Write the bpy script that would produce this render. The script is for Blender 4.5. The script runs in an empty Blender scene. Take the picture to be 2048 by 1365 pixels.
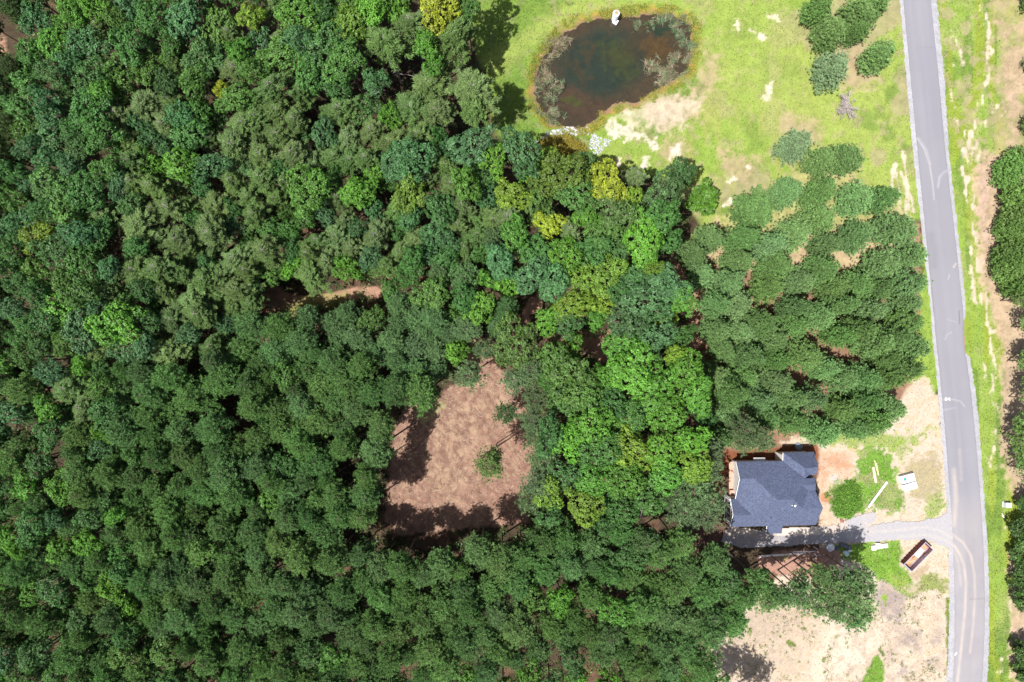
import bpy, bmesh, math, random
import numpy as np
from mathutils import Vector, Matrix

scene = bpy.context.scene
COL = scene.collection
rng = np.random.default_rng(7)
random.seed(7)

# ---------------------------------------------------------------- camera, sky, sun, exposure
S = 0.1                                   # metres of ground per photo pixel
CAM_H = 2048 * S / 1.5                    # 24 mm lens on a 36 mm sensor
cam = bpy.data.cameras.new('drone_camera')
cam.sensor_width = 36.0
cam.lens = 24.0
cam.clip_end = 6000
cam_o = bpy.data.objects.new('drone_camera', cam)
cam_o.location = (0, 0, CAM_H)
COL.objects.link(cam_o)
scene.camera = cam_o

SUN_EL = math.radians(66)
SUN_DIR = Vector((-0.84 * math.cos(SUN_EL), -0.545 * math.cos(SUN_EL), math.sin(SUN_EL))).normalized()
world = bpy.data.worlds.new('World')
scene.world = world
world.use_nodes = True
wn = world.node_tree
sky = wn.nodes.new('ShaderNodeTexSky')
sky.sky_type = 'NISHITA'
sky.sun_disc = False
sky.air_density = 0.8
sky.dust_density = 3.0
sky.sun_elevation = SUN_EL
sky.sun_rotation = math.atan2(SUN_DIR.x, SUN_DIR.y)
bg = wn.nodes['Background']
bg.inputs['Strength'].default_value = 0.075
wn.links.new(sky.outputs[0], bg.inputs['Color'])
sun = bpy.data.lights.new('sun', 'SUN')
sun.energy = 4.9
sun.angle = math.radians(0.5)
sun.color = (1.0, 0.975, 0.935)
sun_o = bpy.data.objects.new('sun', sun)
sun_o.rotation_euler = (-SUN_DIR).to_track_quat('-Z', 'Y').to_euler()
sun_o.location = SUN_DIR * 300
COL.objects.link(sun_o)
vs = scene.view_settings
vs.view_transform = 'Standard'
vs.look = 'None'
vs.exposure = 0.88
vs.gamma = 1.0
vs.use_curve_mapping = False
scene.cycles.max_bounces = 6
scene.cycles.transparent_max_bounces = 8

# ---------------------------------------------------------------- helpers
def G(px, py, h=0.0):
    """Point in the place seen at photo pixel (px, py) when it stands h metres above the ground."""
    k = 1.0 - h / CAM_H
    return Vector(((px - 1024.0) * S * k, (682.5 - py) * S * k, h))

def tag(o, label=None, cat=None, group=None, kind=None):
    if label: o['label'] = label
    if cat: o['category'] = cat
    if group: o['group'] = group
    if kind: o['kind'] = kind
    return o

def empty(name, loc, rz=0.0):
    o = bpy.data.objects.new(name, None)
    o.empty_display_size = 0.5
    o.location = loc
    o.rotation_euler = (0, 0, rz)
    COL.objects.link(o)
    return o

def link(name, me, mat=None, parent=None):
    if mat is not None and not me.materials:
        me.materials.append(mat)
    o = bpy.data.objects.new(name, me)
    COL.objects.link(o)
    if parent is not None:
        o.parent = parent
    return o

def np_mesh(name, v, f, col=None, smooth=False):
    """v (n,3), f (m,k) with k = 3 or 4, col (n,3) point colours."""
    v = np.ascontiguousarray(v, dtype=np.float32)
    f = np.ascontiguousarray(f, dtype=np.int32)
    me = bpy.data.meshes.new(name)
    m, k = f.shape
    me.vertices.add(len(v)); me.vertices.foreach_set('co', v.ravel())
    me.loops.add(m * k); me.loops.foreach_set('vertex_index', f.ravel())
    me.polygons.add(m)
    me.polygons.foreach_set('loop_start', np.arange(0, m * k, k, dtype=np.int32))
    me.polygons.foreach_set('loop_total', np.full(m, k, dtype=np.int32))
    if smooth:
        me.polygons.foreach_set('use_smooth', np.ones(m, dtype=bool))
    if col is not None:
        a = me.color_attributes.new('tone', 'FLOAT_COLOR', 'POINT')
        c4 = np.ones((len(v), 4), dtype=np.float32); c4[:, :3] = col
        a.data.foreach_set('color', c4.ravel())
    me.update(calc_edges=True)
    return me

class MB:
    """Collects boxes, bars and prisms into one bmesh."""
    def __init__(self): self.bm = bmesh.new()
    def box(self, c, size, rz=0.0, rx=0.0, ry=0.0, bevel=0.0):
        b = bmesh.new()
        bmesh.ops.create_cube(b, size=1.0)
        bmesh.ops.scale(b, vec=size, verts=b.verts)
        if bevel > 0:
            bmesh.ops.bevel(b, geom=b.edges[:], offset=bevel, segments=1, affect='EDGES')
        M = Matrix.Translation(c) @ Matrix.Rotation(rz, 4, 'Z') @ Matrix.Rotation(ry, 4, 'Y') @ Matrix.Rotation(rx, 4, 'X')
        bmesh.ops.transform(b, matrix=M, verts=b.verts)
        self._add(b); return self
    def _add(self, b):
        vm = {}
        for v in b.verts: vm[v] = self.bm.verts.new(v.co)
        for f in b.faces: self.bm.faces.new([vm[v] for v in f.verts])
        b.free()
    def tube(self, p, q, r0, r1, n=7, cap=True):
        p, q = Vector(p), Vector(q)
        d = (q - p); L = d.length
        if L < 1e-6: return self
        b = bmesh.new()
        bmesh.ops.create_cone(b, cap_ends=cap, segments=n, radius1=r0, radius2=max(r1, 1e-4), depth=L)
        M = Matrix.Translation((p + q) / 2) @ d.to_track_quat('Z', 'Y').to_matrix().to_4x4()
        bmesh.ops.transform(b, matrix=M, verts=b.verts)
        self._add(b); return self
    def poly(self, pts):
        vs_ = [self.bm.verts.new(p) for p in pts]
        self.bm.faces.new(vs_); return self
    def lathe(self, prof, n=24, c=(0, 0, 0)):
        c = Vector(c); rings = []
        for r, z in prof:
            rings.append([self.bm.verts.new(c + Vector((r * math.cos(2 * math.pi * i / n), r * math.sin(2 * math.pi * i / n), z))) for i in range(n)])
        for a, b in zip(rings, rings[1:]):
            for i in range(n):
                self.bm.faces.new([a[i], a[(i + 1) % n], b[(i + 1) % n], b[i]])
        self.bm.faces.new(rings[-1])
        self.bm.faces.new(list(reversed(rings[0])))
        return self
    def mesh(self, name):
        me = bpy.data.meshes.new(name)
        bmesh.ops.recalc_face_normals(self.bm, faces=self.bm.faces[:])
        self.bm.to_mesh(me); self.bm.free(); return me
    def build(self, name, mat, parent=None):
        return link(name, self.mesh(name), mat, parent)

# value noise on arbitrary points
def _hash(ix, iy, seed):
    h = np.sin(ix * 127.1 + iy * 311.7 + seed * 74.7) * 43758.5453
    return h - np.floor(h)
def vnoise(x, y, seed=0):
    ix, iy = np.floor(x), np.floor(y)
    fx, fy = x - ix, y - iy
    fx = fx * fx * (3 - 2 * fx); fy = fy * fy * (3 - 2 * fy)
    a = _hash(ix, iy, seed); b = _hash(ix + 1, iy, seed)
    c = _hash(ix, iy + 1, seed); d = _hash(ix + 1, iy + 1, seed)
    return (a * (1 - fx) + b * fx) * (1 - fy) + (c * (1 - fx) + d * fx) * fy
def fbm(x, y, scale, seed=0, octaves=4, gain=0.55):
    t, amp, norm = 0.0, 1.0, 0.0
    for i in range(octaves):
        f = (2 ** i) / scale
        ca, sa = math.cos(i * 1.1 + seed), math.sin(i * 1.1 + seed)
        t = t + amp * vnoise((x * ca - y * sa) * f + 17.3 * i, (x * sa + y * ca) * f - 9.1 * i, seed + i)
        norm += amp; amp *= gain
    return t / norm
def sstep(a, b, x):
    t = np.clip((x - a) / (b - a), 0, 1)
    return t * t * (3 - 2 * t)
def poly_sd(px, py, poly):
    """Signed distance in photo pixels, positive inside."""
    P = np.asarray(poly, float)
    d = np.full(px.shape, 1e9); inside = np.zeros(px.shape, bool)
    n = len(P)
    for i in range(n):
        ax, ay = P[i]; bx, by = P[(i + 1) % n]
        ex, ey = bx - ax, by - ay
        t = np.clip(((px - ax) * ex + (py - ay) * ey) / (ex * ex + ey * ey + 1e-9), 0, 1)
        d = np.minimum(d, np.hypot(px - ax - t * ex, py - ay - t * ey))
        c = (ay > py) != (by > py)
        inside ^= c & (px < (bx - ax) * (py - ay) / (by - ay + 1e-12) + ax)
    return np.where(inside, d, -d)
def line_d(px, py, pts):
    d = np.full(px.shape, 1e9)
    for (ax, ay), (bx, by) in zip(pts, pts[1:]):
        ex, ey = bx - ax, by - ay
        t = np.clip(((px - ax) * ex + (py - ay) * ey) / (ex * ex + ey * ey + 1e-9), 0, 1)
        d = np.minimum(d, np.hypot(px - ax - t * ex, py - ay - t * ey))
    return d
def in_poly(x, y, poly):
    return bool(poly_sd(np.array([x]), np.array([y]), poly)[0] > 0)

# ---------------------------------------------------------------- materials
def nt(name):
    m = bpy.data.materials.new(name); m.use_nodes = True
    t = m.node_tree
    b = t.nodes['Principled BSDF']
    return m, t, b
def N(t, typ, **kw):
    n = t.nodes.new(typ)
    for k, v in kw.items(): setattr(n, k, v)
    return n
def mat_plain(name, col, rough=0.7, var=0.12, scale=3.0, metallic=0.0, bump=0.0, spec=0.3, stain=None, stain_scale=0.6):
    m, t, b = nt(name)
    tc = N(t, 'ShaderNodeTexCoord')
    no = N(t, 'ShaderNodeTexNoise'); no.inputs['Scale'].default_value = scale; no.inputs['Detail'].default_value = 5
    t.links.new(tc.outputs['Object'], no.inputs['Vector'])
    mr = N(t, 'ShaderNodeMapRange')
    mr.inputs['From Min'].default_value = 0.3; mr.inputs['From Max'].default_value = 0.7
    mr.inputs['To Min'].default_value = 1 - var; mr.inputs['To Max'].default_value = 1 + var
    t.links.new(no.outputs['Fac'], mr.inputs['Value'])
    vm = N(t, 'ShaderNodeVectorMath', operation='SCALE')
    vm.inputs[0].default_value = col[:3]
    t.links.new(mr.outputs[0], vm.inputs['Scale'])
    out = vm.outputs[0]
    if stain is not None:
        n2 = N(t, 'ShaderNodeTexNoise'); n2.inputs['Scale'].default_value = stain_scale; n2.inputs['Detail'].default_value = 6
        t.links.new(tc.outputs['Object'], n2.inputs['Vector'])
        r2 = N(t, 'ShaderNodeMapRange'); r2.inputs['From Min'].default_value = 0.5; r2.inputs['From Max'].default_value = 0.68
        t.links.new(n2.outputs['Fac'], r2.inputs['Value'])
        mx = N(t, 'ShaderNodeMix', data_type='RGBA')
        t.links.new(r2.outputs[0], mx.inputs['Factor'])
        t.links.new(out, mx.inputs['A']); mx.inputs['B'].default_value = (*stain, 1)
        out = mx.outputs['Result']
    t.links.new(out, b.inputs['Base Color'])
    b.inputs['Roughness'].default_value = rough
    b.inputs['Metallic'].default_value = metallic
    b.inputs['Specular IOR Level'].default_value = spec
    if bump > 0:
        bp = N(t, 'ShaderNodeBump'); bp.inputs['Strength'].default_value = bump; bp.inputs['Distance'].default_value = 0.05
        t.links.new(no.outputs['Fac'], bp.inputs['Height']); t.links.new(bp.outputs[0], b.inputs['Normal'])
    return m
def mat_tone(name, rough=0.9, grain=0.18, scale=6.0, spec=0.15, bump=0.25, dist=0.06):
    """Base colour from the mesh's own tone attribute with fine grain over it."""
    m, t, b = nt(name)
    at = N(t, 'ShaderNodeAttribute'); at.attribute_name = 'tone'
    tc = N(t, 'ShaderNodeTexCoord')
    no = N(t, 'ShaderNodeTexNoise'); no.inputs['Scale'].default_value = scale; no.inputs['Detail'].default_value = 6
    no.inputs['Roughness'].default_value = 0.7
    t.links.new(tc.outputs['Object'], no.inputs['Vector'])
    mr = N(t, 'ShaderNodeMapRange')
    mr.inputs['From Min'].default_value = 0.28; mr.inputs['From Max'].default_value = 0.72
    mr.inputs['To Min'].default_value = 1 - grain; mr.inputs['To Max'].default_value = 1 + grain
    t.links.new(no.outputs['Fac'], mr.inputs['Value'])
    vm = N(t, 'ShaderNodeVectorMath', operation='SCALE')
    t.links.new(at.outputs['Color'], vm.inputs[0]); t.links.new(mr.outputs[0], vm.inputs['Scale'])
    t.links.new(vm.outputs[0], b.inputs['Base Color'])
    b.inputs['Roughness'].default_value = rough
    b.inputs['Specular IOR Level'].default_value = spec
    if bump:
        bp = N(t, 'ShaderNodeBump'); bp.inputs['Strength'].default_value = bump; bp.inputs['Distance'].default_value = dist
        t.links.new(no.outputs['Fac'], bp.inputs['Height']); t.links.new(bp.outputs[0], b.inputs['Normal'])
    return m
def mat_leaf(name, trans=0.28, rough=0.5, spec=0.3, use_object_colour=True):
    m, t, b = nt(name)
    at = N(t, 'ShaderNodeAttribute'); at.attribute_name = 'tone'
    col = at.outputs['Color']
    if use_object_colour:
        oi = N(t, 'ShaderNodeObjectInfo')
        mx = N(t, 'ShaderNodeMix', data_type='RGBA', blend_type='MULTIPLY')
        mx.inputs['Factor'].default_value = 1.0
        t.links.new(oi.outputs['Color'], mx.inputs['A']); t.links.new(col, mx.inputs['B'])
        col = mx.outputs['Result']
    t.links.new(col, b.inputs['Base Color'])
    b.inputs['Roughness'].default_value = rough
    b.inputs['Specular IOR Level'].default_value = spec
    tr = N(t, 'ShaderNodeBsdfTranslucent'); t.links.new(col, tr.inputs['Color'])
    ms = N(t, 'ShaderNodeMixShader'); ms.inputs[0].default_value = trans
    t.links.new(b.outputs[0], ms.inputs[1]); t.links.new(tr.outputs[0], ms.inputs[2])
    t.links.new(ms.outputs[0], t.nodes['Material Output'].inputs['Surface'])
    return m

M_ground = mat_tone('ground_mixed_soil_and_grass', grain=0.16, scale=7.0, bump=0.35)
M_road = mat_tone('worn_asphalt', grain=0.06, scale=9.0, bump=0.08, rough=0.8, spec=0.25)
M_gravel = mat_tone('crushed_gravel', grain=0.2, scale=12.0, bump=0.4)
M_leaf = mat_leaf('broad_leaves')
M_needle = mat_leaf('pine_needles', trans=0.18, rough=0.55, spec=0.25)
M_bark = mat_plain('bark', (0.17, 0.125, 0.10), rough=0.95, var=0.35, scale=2.0, bump=0.5)
M_barkgrey = mat_plain('grey_dead_wood', (0.36, 0.31, 0.30), rough=0.9, var=0.2, scale=2.5)
M_plant = mat_leaf('low_plants', trans=0.2, use_object_colour=False)

# ---------------------------------------------------------------- layout in photo pixels
def CR(ox, oy, sc, pts):
    return [(ox + x / sc, oy + y / sc) for x, y in pts]
POND = [(1106,88),(1128,64),(1160,46),(1195,38),(1225,36),(1260,31),(1300,28),(1340,30),(1366,38),(1382,55),(1386,85),(1378,115),(1372,140),
        (1352,156),(1327,171),(1302,186),(1277,200),(1250,199),(1228,206),(1204,220),(1192,240),(1170,253),(1140,252),(1108,242),(1083,217),(1072,185),(1075,150),(1083,120)]
CLEARING = [(945,675),(985,672),(1000,700),(990,735),(1040,760),(1062,800),(1072,870),(1065,940),(1050,1000),(1060,1046),(1000,1052),(900,1060),(790,1072),(770,1040),(778,960),(785,900),(790,850),(812,815),(870,790),(915,765),(935,735),(925,700)]
ROAD = [(-160,1785,1841),(-40,1802,1857),(0,1806,1861),(150,1820,1876),(300,1834,1890),(450,1849,1907),(617,1865.5,1925),(640,1868,1926),(660,1869.5,1925.5),(705,1874,1928.5),(717,1875.5,1932.5),
        (790,1883,1942),(880,1891,1951),(981,1898.5,1959),(1040,1903,1963),(1093,1906,1966.5),(1191,1908.5,1969),(1262,1908.5,1968.5),(1347,1906,1964.5),(1405,1902,1960),(1520,1890,1948)]
ry = np.array([r[0] for r in ROAD], float); rL = np.array([r[1] for r in ROAD], float); rR = np.array([r[2] for r in ROAD], float)
SH_L = [(-160,7),(0,7),(300,9),(450,7),(600,4.5),(790,7),(980,7.5),(1093,9),(1200,10),(1350,12),(1520,12)]
SH_R = [(-160,13),(0,13),(150,12),(300,7.5),(617,7),(640,3),(705,3),(717,8),(790,10),(980,8.5),(1200,9),(1365,11),(1520,11)]
DRIVE = [(1912,985),(1897,985),(1895,1006),(1890,1022),(1878,1034),(1858,1038),(1838,1042),(1790,1043),(1762,1047),(1738,1052),(1757,1037),(1745,1022),(1718,1032),(1690,1041),
         (1676,1048),(1650,1050),(1640,1066),(1560,1068),(1500,1056),(1462,1052),(1445,1062),(1440,1084),(1480,1096),(1560,1094),(1640,1088),(1700,1086),(1740,1084),(1780,1081),(1840,1080),(1862,1083),(1880,1092),(1897,1098),(1912,1102)]

# ---------------------------------------------------------------- the ground sheet
def geo(a, b, n):                          # a -> b with growing steps
    t = np.linspace(0, 1, n) ** 2.2
    return a + (b - a) * t
FX0, FX1, FY = -27.0, 106.0, 71.0
xs = np.concatenate([geo(-108, -1500, 16)[::-1], np.arange(-107.2, FX0, 0.8), np.arange(FX0, FX1, 0.22), geo(FX1 + 0.4, 1500, 16)])
ys = np.concatenate([geo(-FY - 0.4, -1500, 16)[::-1], np.arange(-FY, FY, 0.22), geo(FY + 0.4, 1500, 16)])
XX, YY = np.meshgrid(xs, ys)
X, Y = XX.ravel(), YY.ravel()
PX, PY = 1024 + X / S, 682.5 - Y / S
n_fine = fbm(X, Y, 1.1, 3, 4, 0.7)
n_mid = fbm(X, Y, 4.0, 11, 4)
n_big = fbm(X, Y, 16.0, 23, 4)
n_grain = rng.random(X.shape)
n_spk = vnoise(X / 0.35, Y / 0.35, 5)
col = np.zeros((len(X), 3))
def paint(color, mask, jit=0.18):
    global col
    c = np.asarray(color)[None, :] * (1 + jit * ((n_fine - 0.5) * 2.4 + (n_grain - 0.5) * 0.7))[:, None]
    m = np.clip(mask, 0, 1)[:, None]
    col = col * (1 - m) + c * m
def area(poly, soft=6.0, amp=10.0, noise=None, bias=0.0):
    P = np.asarray(poly, float); pad = soft + amp + 4
    w = np.zeros(X.shape)
    sel = (PX > P[:, 0].min() - pad) & (PX < P[:, 0].max() + pad) & (PY > P[:, 1].min() - pad) & (PY < P[:, 1].max() + pad)
    nn = (n_mid if noise is None else noise)[sel]
    sd = poly_sd(PX[sel], PY[sel], poly) + amp * (nn - 0.5) * 2 + bias
    w[sel] = sstep(-soft, soft, sd)
    return w
def stroke(pts, width, soft=2.0, amp=2.0, noise=None):
    P = np.asarray(pts, float); pad = width + soft + amp + 4
    w = np.zeros(X.shape)
    sel = (PX > P[:, 0].min() - pad) & (PX < P[:, 0].max() + pad) & (PY > P[:, 1].min() - pad) & (PY < P[:, 1].max() + pad)
    nn = (n_fine if noise is None else noise)[sel]
    w[sel] = sstep(-soft, soft, width / 2 - line_d(PX[sel], PY[sel], pts) + amp * (nn - 0.5) * 2)
    return w
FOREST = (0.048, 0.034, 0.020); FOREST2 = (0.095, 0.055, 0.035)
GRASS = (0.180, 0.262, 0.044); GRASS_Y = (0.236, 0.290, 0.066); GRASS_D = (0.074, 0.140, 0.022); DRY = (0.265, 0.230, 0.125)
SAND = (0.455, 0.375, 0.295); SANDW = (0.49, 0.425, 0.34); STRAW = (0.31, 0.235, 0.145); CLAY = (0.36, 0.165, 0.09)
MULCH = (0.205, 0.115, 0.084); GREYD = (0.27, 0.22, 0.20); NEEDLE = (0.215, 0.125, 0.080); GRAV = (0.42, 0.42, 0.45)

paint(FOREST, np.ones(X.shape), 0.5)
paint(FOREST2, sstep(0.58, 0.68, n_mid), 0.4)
# far country beyond the frame: rough meadow
paint((0.09, 0.12, 0.03), sstep(115, 150, np.abs(X)) + sstep(80, 110, np.abs(Y)), 0.2)
MEADOW = [(936,-1200),(944,40),(962,120),(985,200),(1000,270),(1050,290),(1150,312),(1260,340),(1350,370),(1400,450),(1350,520),(1380,520),(1430,480),(1500,440),(1860,440),(1870,700),(1890,880),(1890,1500),(2600,1500),(2600,-1200)]
mead = area(MEADOW, 8, 14)
paint(GRASS, mead, 0.2)
paint(GRASS_Y, mead * sstep(0.42, 0.62, n_big) * 0.9, 0.2)
paint(GRASS_D, mead * sstep(0.56, 0.68, fbm(X, Y, 7.0, 41, 4)) * 0.55, 0.3)
paint(DRY, mead * sstep(0.55, 0.68, fbm(X, Y, 1.5, 67, 4)) * 0.55, 0.25)
stripes = vnoise(X / 0.9, Y / 9.0, 51)
paint(DRY, mead * sstep(0.56, 0.66, fbm(X, Y, 9.0, 61, 5)) * 0.75, 0.25)
# mown / tyre stripes running up and down the open field
fld = area([(1330,190),(1620,180),(1640,420),(1500,420),(1420,440),(1350,340)], 30, 20)
paint((0.24, 0.25, 0.07), fld * sstep(0.55, 0.75, stripes) * 0.6, 0.2)
paint(GRASS_Y, area([(1380,-20),(1560,-20),(1640,120),(1700,260),(1600,300),(1440,240),(1400,120)], 50, 40) * 0.55, 0.2)
for p in ([(1300,190),(1390,190),(1400,240),(1330,260),(1280,240)], [(1330,280),(1370,280),(1375,320),(1320,320)], [(1410,110),(1440,110),(1430,180),(1390,190)],
          [(1560,230),(1640,240),(1640,290),(1560,260)], [(1590,310),(1660,340),(1640,380),(1600,370)], [(1640,100),(1720,90),(1760,160),(1690,180)], [(1440,300),(1520,320),(1500,370),(1450,350)]):
    paint(STRAW, area(p, 14, 26, n_fine) * 0.75, 0.25)
# the left bank of the pond stays a deeper green
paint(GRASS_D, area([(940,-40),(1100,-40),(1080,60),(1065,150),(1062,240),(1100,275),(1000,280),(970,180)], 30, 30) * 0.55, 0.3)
paint(GRASS_Y, area([(960,120),(1050,60),(1110,20),(1090,70),(1050,110),(990,160)], 16, 16) * 0.7, 0.2)
# bare white sand south-east of the pond
for p in (CR(1000,0,3.792,[(780,980),(830,890),(880,885),(890,930),(960,945),(1010,955),(1050,1010),(1110,1030),(1150,1060),(1190,1030),(1205,1110),(1160,1160),(1130,1110),(1080,1050),(1010,1060),(940,1080),(960,1040),(880,1050),(820,1030)]),
          CR(1000,0,3.792,[(930,760),(960,780),(980,860),(930,850)]), CR(1000,0,3.792,[(880,1180),(910,1190),(915,1260),(880,1260)]),
          CR(1000,0,3.792,[(1060,1270),(1075,1200),(1120,1180),(1160,1170),(1120,1210),(1130,1250),(1080,1280)]), CR(1000,0,3.792,[(1780,140),(1810,150),(1830,230),(1800,240)]),
          CR(1480,0,3.606,[(150,700),(190,610),(240,590),(240,680),(200,720)]), CR(1480,0,3.606,[(50,200),(120,230),(190,270),(160,285),(90,240)]), CR(1480,0,3.606,[(190,100),(215,130),(290,160),(270,120)]),
          CR(1340,220,2.968,[(430,350),(460,310),(490,360)]), CR(1340,220,2.968,[(340,430),(370,390),(410,420)]), CR(1340,220,2.968,[(0,220),(60,200),(60,260),(0,290)]), CR(1340,220,2.968,[(300,580),(370,510),(370,560)])):
    paint(SANDW, area(p, 2.6, 11, n_fine, -0.5) * (0.55 + 0.45 * sstep(0.35, 0.5, n_spk)), 0.15)
paint(SAND, area([(1218,200),(1290,190),(1395,200),(1370,250),(1300,260),(1260,250)], 16, 26, n_fine) * 0.6, 0.25)
# eroded sand strips beside the road
for p in ([(1806,305),(1812,350),(1818,420)], [(1790,330),(1800,400),(1797,440)], [(1802,345),(1824,400),(1828,425)], [(1785,340),(1786,420)], [(1812,360),(1812,430)]):
    paint(SAND, stroke(p, 6, 2, 5), 0.2)
# east verge
ver = np.clip(area([(1868,-80),(2060,-80),(2060,1450),(1970,1450),(1945,760),(1930,600)], 6, 4), 0, 1)
paint(GRASS, ver * 0.7, 0.2)
paint(GRASS_D, ver * sstep(0.52, 0.62, vnoise(X / 1.6, Y / 9.0, 71)) * 0.55, 0.25)
streak = vnoise(X / 0.55 + 0.06 * Y, Y / 1.8, 77)
paint((0.20, 0.25, 0.03), ver * sstep(0.55, 0.7, vnoise(X / 1.2, Y / 14.0, 79)) * 0.8, 0.2)
paint(DRY, area([(1872,-40),(2060,-40),(2060,340),(1905,340)], 8, 10, n_fine) * sstep(0.45, 0.6, fbm(X, Y, 1.8, 181, 4)) * 0.75, 0.25)
for pts, w in (([(1955,-20),(1978,60),(1972,130),(1975,160),(1962,200),(1950,260),(1940,330)], 10), ([(1938,250),(1930,340),(1945,420),(1950,520),(1952,600)], 22), ([(1952,240),(1955,330),(1945,400)], 12),
               ([(1965,250),(2000,210),(2046,170)], 6), ([(1958,262),(1990,245),(2030,205)], 5), ([(1962,350),(1975,390),(1965,420),(1972,480)], 24), ([(1955,500),(1965,560),(1975,620),(1985,660)], 20),
               ([(1982,680),(1988,740),(1985,790)], 8), ([(1968,730),(1974,770)], 5), ([(1990,810),(1992,880),(1980,920)], 10), ([(1975,920),(1990,940)], 8), ([(1900,60),(1905,130)], 3), ([(1912,60),(1925,130)], 9), ([(1990,40),(1982,110)], 4),
               ([(2022,1180),(2024,1280),(2022,1365)], 7), ([(2000,1060),(2010,1056)], 7), ([(2003,1318),(2000,1345)], 9), ([(1916,250),(1900,180)], 4)):
    paint(SAND, stroke(pts, w * 0.8, 3, 9, n_fine) * (0.10 + 0.85 * sstep(0.42, 0.60, streak)), 0.2)
for p in ([(1950,330),(1975,308),(2080,320),(2080,1000),(2030,1000),(2000,900),(2004,700),(1988,640),(1964,560),(1957,480),(1952,400)], [(2020,1100),(2060,1100),(2060,1400),(2025,1400)], [(1985,40),(2060,20),(2060,330),(2030,320),(2010,200)]):
    paint((0.36, 0.25, 0.185), area(p, 8, 18, n_fine) * (0.85 if p[0][1] > 100 else 0.8 * sstep(0.46, 0.58, n_mid)), 0.3)
paint(STRAW, area([(1990,-10),(2060,-10),(2060,320),(1990,300)], 10, 30, n_mid) * 0.5, 0.3)
# pine straw under the young pines
paint(NEEDLE, area([(1370,520),(1440,470),(1560,400),(1600,360),(1700,360),(1790,430),(1840,450),(1850,600),(1850,760),(1800,850),(1560,900),(1430,930),(1395,700)], 8, 18, n_fine), 0.3)
paint((0.34, 0.26, 0.15), area([(1370,510),(1440,440),(1560,380),(1600,340),(1700,340),(1790,410),(1830,450),(1830,500),(1700,540),(1500,540)], 10, 22, n_fine), 0.3)
paint(GRASS_Y, area([(1370,510),(1440,440),(1560,380),(1600,340),(1700,340),(1790,410),(1800,470),(1600,460)], 14, 30, n_mid) * 0.5, 0.3)
paint(GRASS, area([(1845,470),(1865,470),(1880,780),(1860,800),(1815,760),(1840,640)], 5, 8, n_fine), 0.25)
# construction lot around the house
SANDLOT = [(1560,885),(1620,868),(1730,850),(1800,800),(1830,760),(1850,755),(1878,800),(1892,900),(1900,1000),(1900,1110),(1905,1380),(1420,1500),(1400,1300),(1470,1230),(1530,1170),(1640,1100),(1640,900)]
lot = area(SANDLOT, 5, 9, n_fine)
paint(SAND, lot, 0.2)
paint(STRAW, lot * sstep(0.50, 0.62, n_fine) * 0.55, 0.3)
c1 = lambda pts: CR(1380, 820, 2.5045, pts)
paint(GRASS, area(c1([(650,140),(760,100),(900,90),(1000,120),(1080,130),(1120,100),(1110,150),(1020,200),(940,190),(820,190),(700,170)]), 8, 22, n_fine) * 0.85, 0.25)
paint((0.44, 0.325, 0.235), area(c1([(600,190),(820,210),(830,330),(720,390),(690,480),(740,560),(640,570),(640,300)]), 5, 12, n_fine), 0.2)
paint(CLAY, area(c1([(650,220),(770,200),(820,260),(820,320),(760,330),(700,300),(670,380),(640,290)]), 10, 38, n_fine, -6) * 0.7, 0.3)
paint(CLAY, area(c1([(655,420),(700,410),(720,450),(690,470),(655,460)]), 3, 5, n_fine), 0.3)
paint((0.40, 0.37, 0.36), area(c1([(700,340),(730,320),(750,360),(720,375)]), 3, 4, n_fine) * 0.8, 0.1)
GRASSLOT = c1([(830,260),(870,195),(960,190),(1010,240),(1030,320),(1050,400),(1085,430),(1080,500),(1000,512),(940,495),(900,475),(860,520),(800,545),(740,545),(695,505),(715,450),(690,410),(725,370),(790,358),(830,330)])
paint((0.115, 0.225, 0.028), area(GRASSLOT, 5, 17, n_fine), 0.3)
paint(DRY, area(GRASSLOT, 4, 9, n_fine) * sstep(0.52, 0.62, fbm(X, Y, 2.6, 83, 4)) * 0.5, 0.3)
paint(GRASS_D, area(c1([(700,400),(760,365),(830,375),(870,430),(850,510),(760,535),(700,500)]), 4, 8, n_fine) * 0.8, 0.35)
paint(GRASS, area(c1([(1180,430),(1260,380),(1280,470),(1240,530),(1190,540)]), 5, 18, n_fine) * 0.8, 0.3)
paint(GRASS, area(c1([(1000,180),(1120,110),(1270,60),(1270,100),(1150,160),(1080,260),(1060,300)]), 6, 22, n_fine, -6) * 0.7, 0.3)
paint(DRY, area(c1([(1040,260),(1280,160),(1285,420),(1130,520),(1085,440)]), 8, 26, n_fine, -10) * 0.8, 0.3)
# south of the drive
paint((0.125, 0.235, 0.026), area(c1([(840,665),(1050,655),(1070,720),(1050,770),(1120,850),(1110,940),(1060,930),(1000,880),(940,850),(900,800),(820,760),(720,740),(700,690)]), 4, 7, n_fine), 0.3)
paint(GRASS_Y, area(c1([(1000,830),(1090,840),(1110,940),(1060,930)]), 8, 10, n_fine) * 0.7, 0.2)
paint((0.17, 0.21, 0.05), area(c1([(1150,840),(1210,815),(1290,860),(1290,920),(1200,900),(1130,930),(1110,900)]), 6, 16, n_fine) * 0.9, 0.3)
paint(STRAW, area(c1([(1090,820),(1130,810),(1190,770),(1200,800),(1130,860)]), 3, 3, n_fine) * 0.8, 0.2)
paint(GREYD, area(c1([(915,930),(960,860),(1080,930),(1080,1000),(1040,1060),(960,1040)]), 6, 12, n_fine), 0.3)
paint(GRASS, area(c1([(960,920),(1000,900),(1000,990),(960,1000)]), 3, 12, n_fine, -4), 0.3)
paint((0.30, 0.17, 0.125), area(c1([(335,740),(480,705),(700,690),(760,720),(740,800),(640,850),(460,830),(350,790)]), 4, 7, n_fine), 0.25)
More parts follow.
